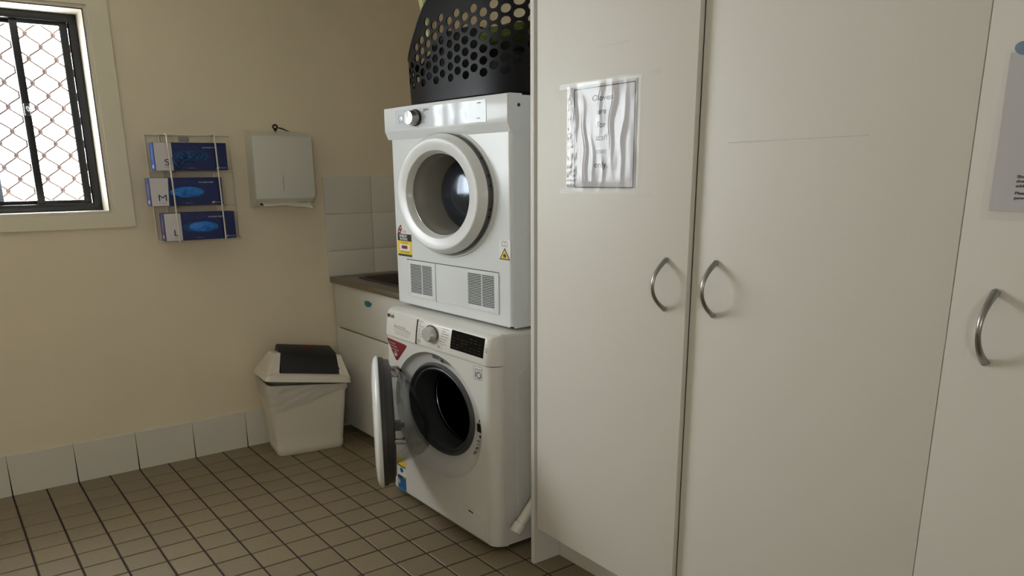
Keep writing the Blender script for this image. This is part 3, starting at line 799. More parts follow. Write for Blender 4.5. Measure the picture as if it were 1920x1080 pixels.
# ------------------------------------------------------------------ dryer
DA = math.radians(1.3)
DZ0 = .8885
dy = thing('tumble_dryer', (1.572, -1.8555, DZ0), 'white tumble dryer with round porthole stacked on the washing machine', 'dryer', rotz=DA)
Z = lambda z: z - DZ0
DWD, DH, DD = .838, 1.716 - DZ0, .68
DC = (.4185, Z(1.3705))
bd_ = MB()
bx = .012
bd_.add([(bx, 0, 0), (bx, DWD, 0), (bx, DWD, DH), (bx, 0, DH), (DD, 0, 0), (DD, DWD, 0), (DD, DWD, DH), (DD, 0, DH)],
        [(4, 5, 6, 7), (0, 3, 7, 4), (1, 5, 6, 2), (0, 4, 5, 1), (3, 2, 6, 7)])
dcab = obj('cabinet', bd_, 'enamel', dy, smooth=0)
obj('side_pressing', MB().prism([(.1, .08), (.62, .08), (.62, .68), (.58, .73), (.14, .73), (.1, .68)], 'y', -.0025, .001), 'enamel', dcab)
for yy in (.06, DWD - .06):
    for xx in (.06, DD - .06): obj('foot', MB().loft([[(xx + .02 * math.cos(a), yy + .02 * math.sin(a), z) for a in [2 * PI * k / 12 for k in range(12)]] for z in (-.0115, .002)], True, True, True), 'black', dy)
fr = MB()
e = .012
HR = .205
fr.plate_hole(0, e, DWD - e, e * .6, Z(1.60), DC[0], DC[1], HR * AR, HR, 96)
# rounded border to the cabinet
for (ya, yb) in ((0.0, e), (DWD, DWD - e)):
    fr.loft([[(bx * (1 - math.sin(PI / 2 * k / 5)), ya + (yb - ya) * (1 - math.cos(PI / 2 * k / 5)), z) for k in range(6)] for z in (e * .6, Z(1.60))], False)
fr.loft([[(bx * (1 - math.sin(PI / 2 * k / 4)), y, e * .6 * (1 - math.cos(PI / 2 * k / 4))) for k in range(5)] for y in (e, DWD - e)], False)
# collar pressed behind the door
obj('front_panel', fr, 'enamel', dy, smooth=40, merge=False)
obj('door_collar', MB().lathe_x([(-.0002, .249), (-.006, .246), (-.007, .242), (-.003, .238), (.004, .235), (.004, .20)], DC[0], DC[1], 96), 'enamel', dy, smooth=50)
# door
dd = obj('door', MB().lathe_x([(-.022, .2305), (-.0235, .2318), (-.050, .2172), (-.053, .2145), (-.0545, .211), (-.0505, .174), (-.0485, .170), (-.045, .1675), (-.024, .1595), (-.022, .157)], DC[0], DC[1], 96), 'enamel2', dy, smooth=22)
dd['label'] = 'white ring-shaped porthole door'
obj('door_rim', MB().lathe_x([(-.002, .233), (-.006, .2335), (-.020, .2335), (-.023, .231)], DC[0], DC[1], 96), 'greyplas', dd, smooth=40)
sc_ = MB()
for a in (35, 18, 9, -12, -19):
    t = math.radians(a); sc_.tube([(-.012, DC[0] - AR * .2332 * math.cos(t), DC[1] + .2332 * math.sin(t)), (-.012, DC[0] - AR * .2352 * math.cos(t), DC[1] + .2352 * math.sin(t))], .0045, 8)
obj('rim_screws', sc_, 'black', dd)
obj('window_tube', MB().lathe_x([(-.0225, .157), (-.018, .1575), (.0, .150), (.03, .146), (.10, .140), (.105, .132)], DC[0], DC[1], 72), 'tubegrey', dd, smooth=40)
obj('porthole_glass', MB().lathe_x([(.10, .140), (.082, .12), (.068, .095), (.060, .065), (.056, .035), (.055, .001)], DC[0], DC[1], 72), 'blackgloss' if False else mat('dark_porthole', srgb(52, 58, 68), .14, .55), dd, smooth=60)
obj('porthole_trim', MB().lathe_x([(-.0235, .1595), (-.0245, .158), (-.0235, .1565)], DC[0], DC[1], 72), 'chrome', dd, smooth=60)
# console with bowed face
def bow(y): return .011 * (1 - ((y - .427) / .431) ** 2)
NC = 28; ya, yb = -.004, .858
prof = [(.03, Z(1.7205), 0), (-.006, Z(1.7205), 1), (-.0145, Z(1.718), 1), (-.016, Z(1.714), 1), (-.016, Z(1.626), 1), (-.0145, Z(1.622), 1), (-.001, Z(1.5925), .25), (.01, Z(1.5905), 0)]
rings = []
for i in range(NC + 1):
    y = ya + (yb - ya) * i / NC
    rings.append([(px - bow(y) * k, y, pz) for px, pz, k in prof])
cm = MB().loft(rings, False)
for r in (rings[0], rings[-1]): cm.add(r + [(.05, r[0][1], Z(1.5905)), (.05, r[0][1], Z(1.7205))], [tuple(range(len(r) + 2))])
dcon = obj('console', cm, 'enamel', dy, smooth=40)
def fasc(y): return -.016 - bow(y)
def fplate(name, yA, yB, zA, zB, th, m, parent, n=20):
    mb = MB(); rings = []
    for i in range(n + 1):
        y = yA + (yB - yA) * i / n; f_ = fasc(y)
        rings.append([(f_ + .001, y, zA), (f_ - th, y, zA), (f_ - th, y, zB), (f_ + .001, y, zB)])
    mb.loft(rings, False); 
    for r in (rings[0], rings[-1]): mb.add(r, [(0, 1, 2, 3)])
    return obj(name, mb, m, parent)
fz = fplate('fascia', .112, .757, Z(1.6305), Z(1.7065), .0012, mat('fascia_gloss_white', srgb(214, 219, 225), .07, spec=0.16), dcon)
kb = (.583, Z(1.6685)); kx = fasc(.583)
obj('knob_ring', MB().lathe_x([(kx, .033), (kx - .008, .032), (kx - .010, .029), (kx - .010, .02)], kb[0], kb[1], 40), 'black', dcon, smooth=40)
kn = obj('knob', MB().lathe_x([(kx - .008, .0285), (kx - .034, .0265), (kx - .040, .0255), (kx - .0405, .022), (kx - .041, .001)], kb[0], kb[1], 40), 'chrome', dcon, smooth=40)
obj('knob_pointer', MB().add([(kx - .0415, kb[0] - .002, kb[1]), (kx - .0415, kb[0] + .002, kb[1]), (kx - .0415, kb[0] + .004, kb[1] + .024), (kx - .0415, kb[0] - .002, kb[1] + .024)], [(0, 1, 2, 3)]), 'white', kn, smooth=0, recalc=False)
bxx = fasc(.706) - .0012
obj('start_button', MB().lathe_x([(bxx, .0115), (bxx - .0025, .011), (bxx - .003, .009), (bxx - .002, .008), (bxx - .002, .001)], .706, Z(1.673), 24), 'chrome', dcon)
pb = MB()
for k, (yy, zz, w, h) in enumerate(((.724, 1.6555, .022, .004), (.698, 1.6555, .024, .004), (.545, 1.700, .008, .003), (.525, 1.689, .018, .004), (.518, 1.668, .008, .004), (.522, 1.645, .008, .004), (.57, 1.632, .008, .004), (.63, 1.6385, .026, .003), (.164, 1.6945, .026, .005), (.166, 1.6425, .02, .004))):
    dashes(pb, fasc(yy) - .0016, yy, Z(zz), w, h, k + 50)
obj('fascia_print', pb, 'darkplas', dcon, smooth=0, recalc=False)
obj('fascia_badge', MB().box(fasc(.50) - .002, fasc(.50), .486, .522, Z(1.692), Z(1.699)), 'darkplas', dcon, smooth=0)
obj('fascia_badge', MB().box(fasc(.64) - .002, fasc(.64), .64, .672, Z(1.690), Z(1.699)), 'lblue', dcon, smooth=0)
obj('console_screw', MB().tube([(.035, -.0035, Z(1.682)), (.035, -.0062, Z(1.682))], .006, 12), 'darkplas', dcon)
# vent panels and grilles
def vent(name, yA, yB, zA, zB, gA, gB, gz0, gz1, gm):
    p = MB(); xt = -.004
    p.box(xt, .0, gB, yB, zA, zB, .0012).box(xt, .0, yA, gA, zA, zB, .0012)
    p.box(xt, .0, gA, gB, zA, gz0, .0012).box(xt, .0, gA, gB, gz1, zB, .0012)
    r = obj(name, p, 'enamel', dy)
    obj('vent_cavity', MB().box(-.0012, -.0004, gA, gB, gz0, gz1), 'dark', r, smooth=0)
    s = MB(); n = 19; pt = (gz1 - gz0) / n
    for k in range(n):
        z = gz0 + pt * k
        s.add([(-.0008, gA, z), (-.0036, gA, z + pt * .08), (-.0036, gA, z + pt * .42), (-.0008, gA, z + pt * .5),
               (-.0008, gB, z), (-.0036, gB, z + pt * .08), (-.0036, gB, z + pt * .42), (-.0008, gB, z + pt * .5)],
              [(0, 1, 5, 4), (1, 2, 6, 5), (2, 3, 7, 6)])
    s.box(-.0036, -.0008, gm - .0022, gm + .0022, gz0, gz1)
    obj('grille_slats', s, 'enamel', r, smooth=0)
    return r
vent('filter_door', .514, .742, Z(.929), Z(1.087), .541, .714, Z(.946), Z(1.071), .622)
vent('vent_panel', .075, .5095, Z(.932), Z(1.089), .102, .276, Z(.950), Z(1.074), .184)
obj('panel_gap', MB().box(-.0014, -.0002, .5085, .5155, Z(.93), Z(1.088)), 'dark', dy, smooth=0)
pg = MB()
for a, b in (((.745, Z(1.0895)), (.073, Z(1.0915))),): seg(a, b, pg, -.0012, .003)
obj('panel_gap', pg, 'darkplas', dy, smooth=0, recalc=False)
# energy rating label
eg = sticker('energy_label', [(.818, Z(1.10)), (.699, Z(1.10)), (.699, Z(1.196))] + [(.7585 + .0575 * math.cos(t), Z(1.196) + .046 * math.sin(t)) for t in [PI * k / 20 for k in range(0, 21)]] + [(.818, Z(1.196))], 0, 'white', dy)
eg['label'] = 'energy rating label with star dial'
X1, X2 = -.0011, -.0014
obj('label_band', MB().box(X1, -.0008, .7, .817, Z(1.167), Z(1.197)), 'black', eg, smooth=0)
obj('label_band', MB().box(X1, -.0008, .7, .817, Z(1.1095), Z(1.167)), 'yellow', eg, smooth=0)
obj('label_band', MB().box(X1, -.0008, .7, .817, Z(1.1005), Z(1.1095)), 'green', eg, smooth=0)
obj('label_window', MB().box(X2, X1, .716, .802, Z(1.124), Z(1.152)), 'white', eg, smooth=0)
obj('label_figure', MB().box(X2 - .0003, X2, .736, .784, Z(1.133), Z(1.147)), 'maroon', eg, smooth=0)
sr = [(.7585 + .056 * math.cos(t), Z(1.197) + .0445 * math.sin(t)) for t in [PI - PI * .36 * k / 8 for k in range(9)]]
sr2 = [(.7585 + .03 * math.cos(t), Z(1.197) + .022 * math.sin(t)) for t in [PI - PI * .3 * (8 - k) / 8 for k in range(9)]]
sr = [(2 * .7585 - p[0] if False else p[0], p[1]) for p in sr]; 
# mirror so the red segment sits at the viewer's left (+y)
obj('star_segment', MB().add([(X2, 2 * .7585 - p[0], p[1]) for p in sr + sr2], [tuple(range(18))]), 'red', eg, smooth=0, recalc=False)
sg = MB()
for a in range(6):
    t = math.radians(15 + 30 * a); yy, zz = .7585 - .043 * math.cos(PI - t) * 1, Z(1.198) + .034 * math.sin(t)
    pts = []
    for k in range(10):
        r = .0055 if k % 2 == 0 else .0024; aa = PI / 2 + 2 * PI * k / 10
        pts.append((X2 - .0003, yy + AR * r * math.cos(aa), zz + r * math.sin(aa)))
    sg.add(pts, [tuple(range(10))])
obj('label_stars', sg, mat('star_pink', srgb(226, 214, 210), .5), eg, smooth=0, recalc=False)
textx('label_lettering', 'ENERGY', .0142, X2, .8, Z(1.1835), 'white', eg, bold=.0004, stretch=1.22)
textx('label_lettering', 'RATING', .0142, X2, .797, Z(1.1705), 'white', eg, bold=.0004, stretch=1.22)
fpn = MB()
for k, (z, w) in enumerate(((1.160, .06), (1.156, .045), (1.1205, .08), (1.1155, .075), (1.204, .04), (1.209, .03))): dashes(fpn, X2, .7585 + w / 2, Z(z), w, .003, k + 70)
obj('label_print', fpn, mat('label_print_brown', srgb(150, 110, 30), .6), eg, smooth=0, recalc=False)
# warning label
wl = sticker('warning_label', [(.0735, Z(1.1395)), (.0035, Z(1.1405)), (.0035, Z(1.2155)), (.0735, Z(1.2145))], 0, 'white', dy)
wl['label'] = 'flammable warning label with yellow triangle'
obj('triangle_edge', MB().add([(X1, .070, Z(1.1425)), (X1, .005, Z(1.1425)), (X1, .0375, Z(1.1865))], [(0, 1, 2)]), 'ink', wl, smooth=0, recalc=False)
obj('triangle_fill', MB().add([(X2, .062, Z(1.1462)), (X2, .013, Z(1.1462)), (X2, .0375, Z(1.1792))], [(0, 1, 2)]), 'yellow', wl, smooth=0, recalc=False)
flm = [(.0445, 1.1525), (.031, 1.1525), (.0275, 1.157), (.0285, 1.162), (.032, 1.159), (.034, 1.165), (.0385, 1.170), (.038, 1.164), (.0415, 1.161), (.0455, 1.165), (.047, 1.158)]
obj('flame_symbol', MB().add([(X2 - .0003, a, Z(b)) for a, b in flm], [tuple(range(len(flm)))]).box(X2 - .0003, X2, .027, .048, Z(1.1485), Z(1.1503)), 'ink', wl, smooth=0, recalc=False)
bk = MB()
for s in (-1, 1):
    pts = [(.0375, 1.1925), (.0375 + s * .0155, 1.1915), (.0375 + s * .0155, 1.207), (.0375 + s * .009, 1.2105), (.0375, 1.207)]
    for a, b in zip(pts, pts[1:] + pts[:1]): seg((a[0], Z(a[1])), (b[0], Z(b[1])), bk, X2, .0013)
obj('book_symbol', bk, 'darkplas', wl, smooth=0, recalc=False)

# ------------------------------------------------------------------ laundry basket on the dryer
BZ = 1.7215; BC = Vector((1.875, -1.40, BZ))
bk_t = thing('laundry_basket', BC, 'black plastic laundry basket with round holes on top of the dryer', 'basket')
def sup(t, a, b, n=3.3):
    c, s = math.cos(t), math.sin(t)
    return (a * math.copysign(abs(c) ** (2 / n), c), b * math.copysign(abs(s) ** (2 / n), s))
# perimeter table by arc length
TT = [2 * PI * k / 720 for k in range(721)]
def bsize(v):         # v 0..1 -> half sizes (x, y)
    g = v ** .8
    return (.270 + .004 * g, .46 + .022 * g)
PB = [sup(t, *bsize(.5)) for t in TT]
AL = [0]
for a, b in zip(PB, PB[1:]): AL.append(AL[-1] + math.hypot(b[0] - a[0], b[1] - a[1]))
PER = AL[-1]
import bisect
def at_len(s):
    s %= PER; k = bisect.bisect_right(AL, s) - 1; k = min(k, 719)
    f = (s - AL[k]) / (AL[k + 1] - AL[k] + 1e-12); return TT[k] + f * (TT[k + 1] - TT[k])
BH = .41
def rimh(t):          # rim dips towards the far short end (+y)
    y = sup(t, *bsize(.7))[1]; f = min(1, max(0, (y - .06) / .35))
    return BH - .215 * f * f * (3 - 2 * f)
def bpt(s, z, inset=0.0):
    t = at_len(s); v = max(0, z / BH)
    a, b = bsize(v)
    x, y = sup(t, a - inset, b - inset)
    return (x, y, z)
def bnorm(s, z):
    p0, p1 = Vector(bpt(s - .004, z)), Vector(bpt(s + .004, z)); q0, q1 = Vector(bpt(s, max(0.001, z - .01))), Vector(bpt(s, z + .01))
    return (p1 - p0).cross(q1 - q0).normalized()
NCOL = 48; CW = PER / NCOL; CHH = .0405; Z0H = .088; NR = 6
WT = .0045
bv, bf, bnl = [], [], []
def bput(s, z, inner, nrm=None):
    bv.append(bpt(s, z, WT if inner else 0)); n = nrm if nrm is not None else bnorm(s, z)
    bnl.append(-n if (inner and nrm is None) else n); return len(bv) - 1
def quad_s(pts):      # list of 4+ (s, z): both wall faces
    for inner in (0, 1):
        ix = [bput(s_, z_, inner) for s_, z_ in pts]
        bf.append(tuple(ix) if not inner else tuple(ix[::-1]))
HRAD_S, HRAD_Z = CW * .41, .0152
def cell(s0, s1, z0, z1, hole):
    if not hole:
        r0, r1 = rimh(at_len(s0)), rimh(at_len(s1))
        quad_s([(s0, min(z0, r0)), (s1, min(z0, r1)), (s1, min(z1, r1)), (s0, min(z1, r0))]); return
    sm_, zm = (s0 + s1) / 2, (z0 + z1) / 2; n = 16
    inn = [(sm_ + HRAD_S * math.cos(2 * PI * k / n), zm + HRAD_Z * math.sin(2 * PI * k / n)) for k in range(n)]
    out = []
    for k in range(n):
        c, q_ = math.cos(2 * PI * k / n), math.sin(2 * PI * k / n); q = max(abs(c), abs(q_))
        out.append((sm_ + (s1 - s0) / 2 * c / q, zm + (z1 - z0) / 2 * q_ / q))
    for k in range(n):
        k2 = (k + 1) % n
        quad_s([inn[k], out[k], out[k2], inn[k2]])
        # wall of the hole
        c0, c1 = Vector(bpt(*inn[k])), Vector(bpt(sm_, zm)); nn = (c1 - c0).normalized()
        c2 = Vector(bpt(*inn[k2])); n2_ = (c1 - c2).normalized()
        ix = [bput(*inn[k], 0, nn), bput(*inn[k], 1, nn), bput(*inn[k2], 1, n2_), bput(*inn[k2], 0, n2_)]
        bf.append(tuple(ix))
for c in range(NCOL):
    s0, s1 = c * CW, (c + 1) * CW; sh = CHH / 2 if c % 2 else 0
    base = Z0H - CHH / 2 + sh
    for q in range(2): cell(s0, (s0 + s1) / 2, .012 + (base - .012) * q / 2, .012 + (base - .012) * (q + 1) / 2, False); cell((s0 + s1) / 2, s1, .012 + (base - .012) * q / 2, .012 + (base - .012) * (q + 1) / 2, False)
    rl_ = min(rimh(at_len(s0)), rimh(at_len(s1)))
    z = base
    while z + CHH < rl_ - .012 and z < base + NR * CHH - .001:
        cell(s0, s1, z, z + CHH, True); z += CHH
    for h0, h1 in ((s0, (s0 + s1) / 2), ((s0 + s1) / 2, s1)):
        r0, r1 = rimh(at_len(h0)), rimh(at_len(h1))
        for q in range(3):
            a0, a1 = q / 3, (q + 1) / 3
            quad_s([(h0, z + (r0 - z) * a0), (h1, z + (r1 - z) * a0), (h1, z + (r1 - z) * a1), (h0, z + (r0 - z) * a1)])
# rounded bottom edge and base
b_r = [[(bpt(s, .0)[0] * k_, bpt(s, .0)[1] * k_, z_) for s in [PER * q / 92 for q in range(92)]] for k_, z_ in ((.2, .0008), (.93, .0008), (.965, .003), (.99, .0075))]
b_r.append([bpt(PER * q / 92, .0125) for q in range(92)])
me_ = bpy.data.meshes.new('shell'); me_.from_pydata(bv, [], bf); me_.shade_smooth()
me_.normals_split_custom_set_from_vertices([tuple(n) for n in bnl])
me_.materials.append(M['basket'])
sh_ = bpy.data.objects.new('shell', me_); COL.objects.link(sh_); sh_.parent = bk_t
obj('base', MB().loft(b_r, True, True, False), 'basket', bk_t, smooth=60)
rp_ = [Vector(bpt(PER * q / 184, rimh(at_len(PER * q / 184)))) for q in range(185)]
obj('rim', MB().tube([Vector((p.x * .995, p.y * .997, p.z)) for p in rp_], .0042, 8), 'basket', bk_t)
# contents
def cloth_lump(name, c, sx, sy, sz, m, label, seed, cat='cloth'):
    mb = MB(); nu, nv = 40, 20
    rings = []
    for j in range(1, nv):
        ph = -PI / 2 + PI * j / nv; ring = []
        for i in range(nu):
            th = 2 * PI * i / nu
            d = Vector((math.cos(ph) * math.cos(th), math.cos(ph) * math.sin(th), math.sin(ph)))
            w = 1 + .16 * noise.noise(d * 2.2 + Vector((seed, 0, 0))) + .1 * noise.noise(d * 5 + Vector((0, seed, 0)))
            p = Vector((d.x * sx, d.y * sy, d.z * sz)) * w
            p.z = max(p.z, -sz * .55); ring.append(Vector(c) + p)
        rings.append(ring)
    mb.loft(rings, True, True, True)
    return tag(obj(name, mb, m, None, (c[0], c[1], c[2] - sz * .55), smooth=70), label, cat)
cloth_lump('dark_laundry', (1.86, -1.175, BZ + .115), .19, .22, .2, 'greycloth', 'dark laundry heaped high at the window end of the black basket', 3, 'laundry')
cloth_lump('dark_laundry', (1.87, -1.63, BZ + .075), .19, .17, .125, 'greycloth', 'dark laundry under the olive towel in the black basket', 5, 'laundry')
cloth_lump('olive_towel', (1.84, -1.58, BZ + .235), .15, .19, .045, 'olive', 'olive green towel lying in the black basket', 8, 'towel')
# pale stalks standing in the basket's end
stk = thing('straw_bundle', (1.77, -1.00, BZ + .3), 'pale yellow green straw bundle sticking up behind the basket rim', 'straw bundle')
rs = random.Random(11)
for m_, nn in (('straw', 26), ('strawg', 14)):
    mb = MB()
    for k in range(nn):
        a = rs.uniform(-1, 1); b = rs.uniform(-1, 1)
        p0 = Vector((a * .006, b * .012, 0)); p1 = Vector((a * .02 - .03, .045 + b * .035, .36)); p2 = Vector((a * .03 - .04, .07 + b * .06, .66))
        mb.tube([p0, p0.lerp(p1, .5), p1 * .8, p2 * .75], [.002, .003, .003, .0015], 5)
    obj('stalks', mb, m_, stk)
obj('tie', MB().tube([(.018 * math.cos(t) - .008, .028 * math.sin(t) + .012, .1) for t in [2 * PI * k / 16 for k in range(17)]], .003, 6), 'strawg', stk)

# ------------------------------------------------------------------ swing bin
BA = math.radians(-7.6)
BO = Vector((1.1915, -.2874, 0))
bn = thing('swing_bin', BO, 'beige plastic bin with black swing lid and white liner in the corner', 'bin', rotz=BA)
BW, BD = .358, .245
def brr(u0, u1, v0, v1, z, r, n=5, dz=None):
    pts = rr(u0, u1, v0, v1, z, r, n)
    return [(p[0], p[1], p[2] + (dz(p[0]) if dz else 0)) for p in pts]
RZ = .376
slope = lambda u: .012 - .034 * (u / BW)
bodyr = [brr(.006, BW - .006, .006, BD - .006, 0, .03), brr(0, BW, 0, BD, .008, .032), brr(-.003, BW + .003, -.002, BD + .002, .045, .033), brr(-.0015, BW + .0015, -.001, BD + .001, .048, .033)]
for k in range(1, 6):
    f_ = k / 5
    bodyr.append(brr(-.0015 - .028 * f_, BW + .0015 + .028 * f_, -.001 - .022 * f_, BD + .001 + .014 * f_, .048 + (RZ - .048) * f_, .033, 5, (lambda f2: (lambda u: slope(u) * f2))(f_)))
tpz = lambda du, dv, zz, r: brr(-.0295 - du, BW + .0295 + du, -.023 - dv, BD + .015 + dv * .3, zz, r, 5, slope)
bodyr += [tpz(.006, .006, RZ + .001, .036), tpz(.006, .006, RZ + .01, .036), tpz(-.002, -.002, RZ + .012, .03), tpz(-.006, -.006, RZ - .01, .03)]
for f_ in (.6, .1):
    bodyr.append(brr(.006 - .028 * f_, BW - .006 + .028 * f_, .006 - .022 * f_, BD - .006 + .01 * f_, .03 + (RZ - .05) * f_, .028))
obj('bin_body', MB().loft(bodyr, True, True, True), 'binp', bn, smooth=40)
# liner folded over the rim: front and left side, hem hangs low at the left corner
lin = MB(); NL = 70; outl = []
u0, u1, v0, v1 = -.0295, BW + .0295, -.023, BD + .015
# path from back-left along left side, round the front-left corner, along the front to the right
pl_ = []
for k in range(16): pl_.append((u0, v1 - .02 - (v1 - v0 - .055) * k / 15))
for k in range(1, 7):
    a = PI + PI / 2 * k / 7; pl_.append((u0 + .034 + .034 * math.cos(a), v0 + .034 + .034 * math.sin(a)))
for k in range(40): pl_.append((u0 + .036 + (u1 - u0 - .07) * k / 39, v0))
for k in range(1, 7):
    a = 1.5 * PI + PI / 2 * k / 7; pl_.append((u1 - .034 + .034 * math.cos(a), v0 + .034 + .034 * math.sin(a)))
nP = len(pl_); rows = 12
for j in range(rows + 1):
    ring = []
    for i, (u, v) in enumerate(pl_):
        f_ = i / (nP - 1)
        if i < 16: hem = .07 + .06 * f_ * 4
        else: hem = .125 * (1 - max(0, (i - 22) / (nP - 22))) + .022
        hem += .0015 * math.sin(i * .37)
        zt = RZ + slope(u) + .0135
        z = zt - hem * j / rows
        tap = (RZ + slope(u) - z) / RZ
        cxu, cvv = BW / 2, BD / 2
        s = 1 - max(0, tap) * .135
        wr = .006 * noise.noise(Vector((i * .10 + j * .45, j * .05, 3))) + .003 * noise.noise(Vector((i * .3 + j * .9, j * .1, 7))) + .0085
        uu, vv = cxu + (u - cxu) * s, cvv + (v - cvv) * (1 - max(0, tap) * .15)
        d = Vector((uu - cxu, vv - cvv)); 
        if i < 16: dn = Vector((-1, 0))
        elif i < 23: dn = Vector((-.7, -.7))
        elif i > nP - 7: dn = Vector((.7, -.7))
        else: dn = Vector((0, -1))
        ring.append((uu + dn.x * wr, vv + dn.y * wr, z))
    outl.append(ring)
lin.loft(outl, False)
obj('bin_liner', lin, 'bag', bn, smooth=70, recalc=False)
# lid, tilted up at the left
lid_e = bpy.data.objects.new('lid', None)
LU0, LU1, LV0, LV1 = -.05, BW + .05, -.045, BD + .02
ltilt = math.radians(8.3)
def lidp(p):    # local lid coords -> bin coords
    p = Vector((p[0], p[1], p[2] + (.11 - p[1]) * .04)); piv = Vector((BW + .03, 0, RZ - .012))
    q = Vector(p) - Vector((BW + .03, 0, 0)); c, s = math.cos(ltilt), math.sin(ltilt)
    return Vector((q.x * c + q.z * s * -1 * 0 + q.z * s, q.y, -q.x * s + q.z * c)) + piv
lm_ = MB()
# skirt band: outer frustum with hollow inside
lm_.loft([brr(LU0, LU1, LV0, LV1, 0, .03), brr(LU0 + .006, LU1 - .006, LV0 + .008, LV1 - .008, .029, .03), brr(LU0 + .012, LU1 - .012, LV0 + .02, LV1 - .022, .036, .03),
          brr(LU0 + .06, LU1 - .05, LV0 + .045, LV1 - .04, .038, .02), brr(LU0 + .06, LU1 - .05, LV0 + .045, LV1 - .04, .02, .02), brr(LU0 + .012, LU1 - .012, LV0 + .012, LV1 - .012, .008, .03)], True, loop=True)
# gable ends
vc = (LV0 + LV1) / 2
def gable(ua, ub, uc, ud):
    base = [(LV0 + .012, .035), (LV1 - .012, .035)]
    lowr = [(ua, LV0 + .012, .022), (ua, LV1 - .012, .022), (ub, LV1 - .03, .022), (ub, LV0 + .03, .022)]
    upr = [(uc, vc - .055, .135), (uc, vc + .035, .135), (ud, vc + .035, .137), (ud, vc - .055, .137)]
    mid = [tuple(Vector(a).lerp(Vector(b), .93) + Vector((0, 0, .004))) for a, b in zip(lowr, upr)]
    lm_.loft([lowr, mid, upr], True, True, True)
gable(LU0 + .008, LU0 + .075, LU0 + .055, LU0 + .092)
gable(LU1 - .008, LU1 - .058, LU1 - .045, LU1 - .068)
lid = obj('lid', lm_.xf(lidp), 'binp', bn, smooth=35)
fl_ = MB()
fu0, fu1 = LU0 + .088, LU1 - .058
prof = [(LV0 + .047, .034), (LV0 + .055, .066), (vc - .062, .125), (vc - .052, .135), (vc + .03, .172), (vc + .04, .172), (vc + .045, .165), (LV1 - .05, .06), (LV1 - .055, .045)]
rings = []
for u, k, s in ((fu0, .0, .965), (fu0 + .006, 0, 1), (fu1 - .006, 0, 1), (fu1, 0, .965)):
    rings.append([(u + (0.02 if (z > .15 and u > .2) else 0) * -1, v, .046 + (z - .046) * s) for v, z in prof])
fl_.loft(rings, True, True, True)
flap = obj('swing_flap', fl_.xf(lidp), 'binblack', bn, smooth=35)
flap['label'] = 'black swing flap'
um = (fu0 + fu1) / 2 + .005
rd = MB()
p_ = [(um - .022, vc + .005, .1622), (um + .022, vc + .005, .1622), (um + .016, vc + .024, .1706), (um - .016, vc + .024, .1706)]
rd.add([(a, b, c + .0016) for a, b, c in p_], [(0, 1, 2, 3)])
obj('red_mark', rd.xf(lidp), 'red', flap, smooth=0, recalc=False)

# ------------------------------------------------------------------ glove rack and boxes
ro = (.984, 0, 1.14)
rk = thing('glove_box_rack', ro, 'white wire rack on the wall holding three glove boxes', 'rack')
wr_ = .0038
fy = -.142
def wire(pts, r=wr_, name='wire'): return obj(name, MB().tube(pts, r, 8), 'wire', rk, ro)
wire([(.782, -.006, 1.641), (.786, -.006, 1.14), (1.187, -.006, 1.137), (1.184, -.006, 1.641), (.782, -.006, 1.641)], name='back_frame')
for xx, xf_ in ((.847, .8485), (1.085, 1.0685)):
    wire([(xx, -.006, 1.14), (xx, -.006, 1.641), (xf_, fy + .004, 1.64), (xf_, fy, 1.636), (xf_ + .006, fy, 1.145), (xf_ + .006, fy + .004, 1.143), (xx, -.006, 1.143)], name='front_wire')
    for zz in (1.4705, 1.3085):
        wire([(xx, -.006, zz), (xf_ + .002, fy, zz)], name='shelf_wire')
for zz in (1.4705, 1.3085):
    wire([(.785, -.007, zz), (1.186, -.007, zz)], name='shelf_wire')
wire([(.786, -.01, 1.145), (.79, -.06, 1.141), (1.18, -.06, 1.139), (1.187, -.01, 1.14)], name='shelf_wire')
obj('wall_bracket', MB().box(.937, .986, -.004, -.001, 1.612, 1.634, .001).tube([(.961, -.004, 1.623), (.961, -.007, 1.623)], .006, 10), 'palegrey', rk, ro)
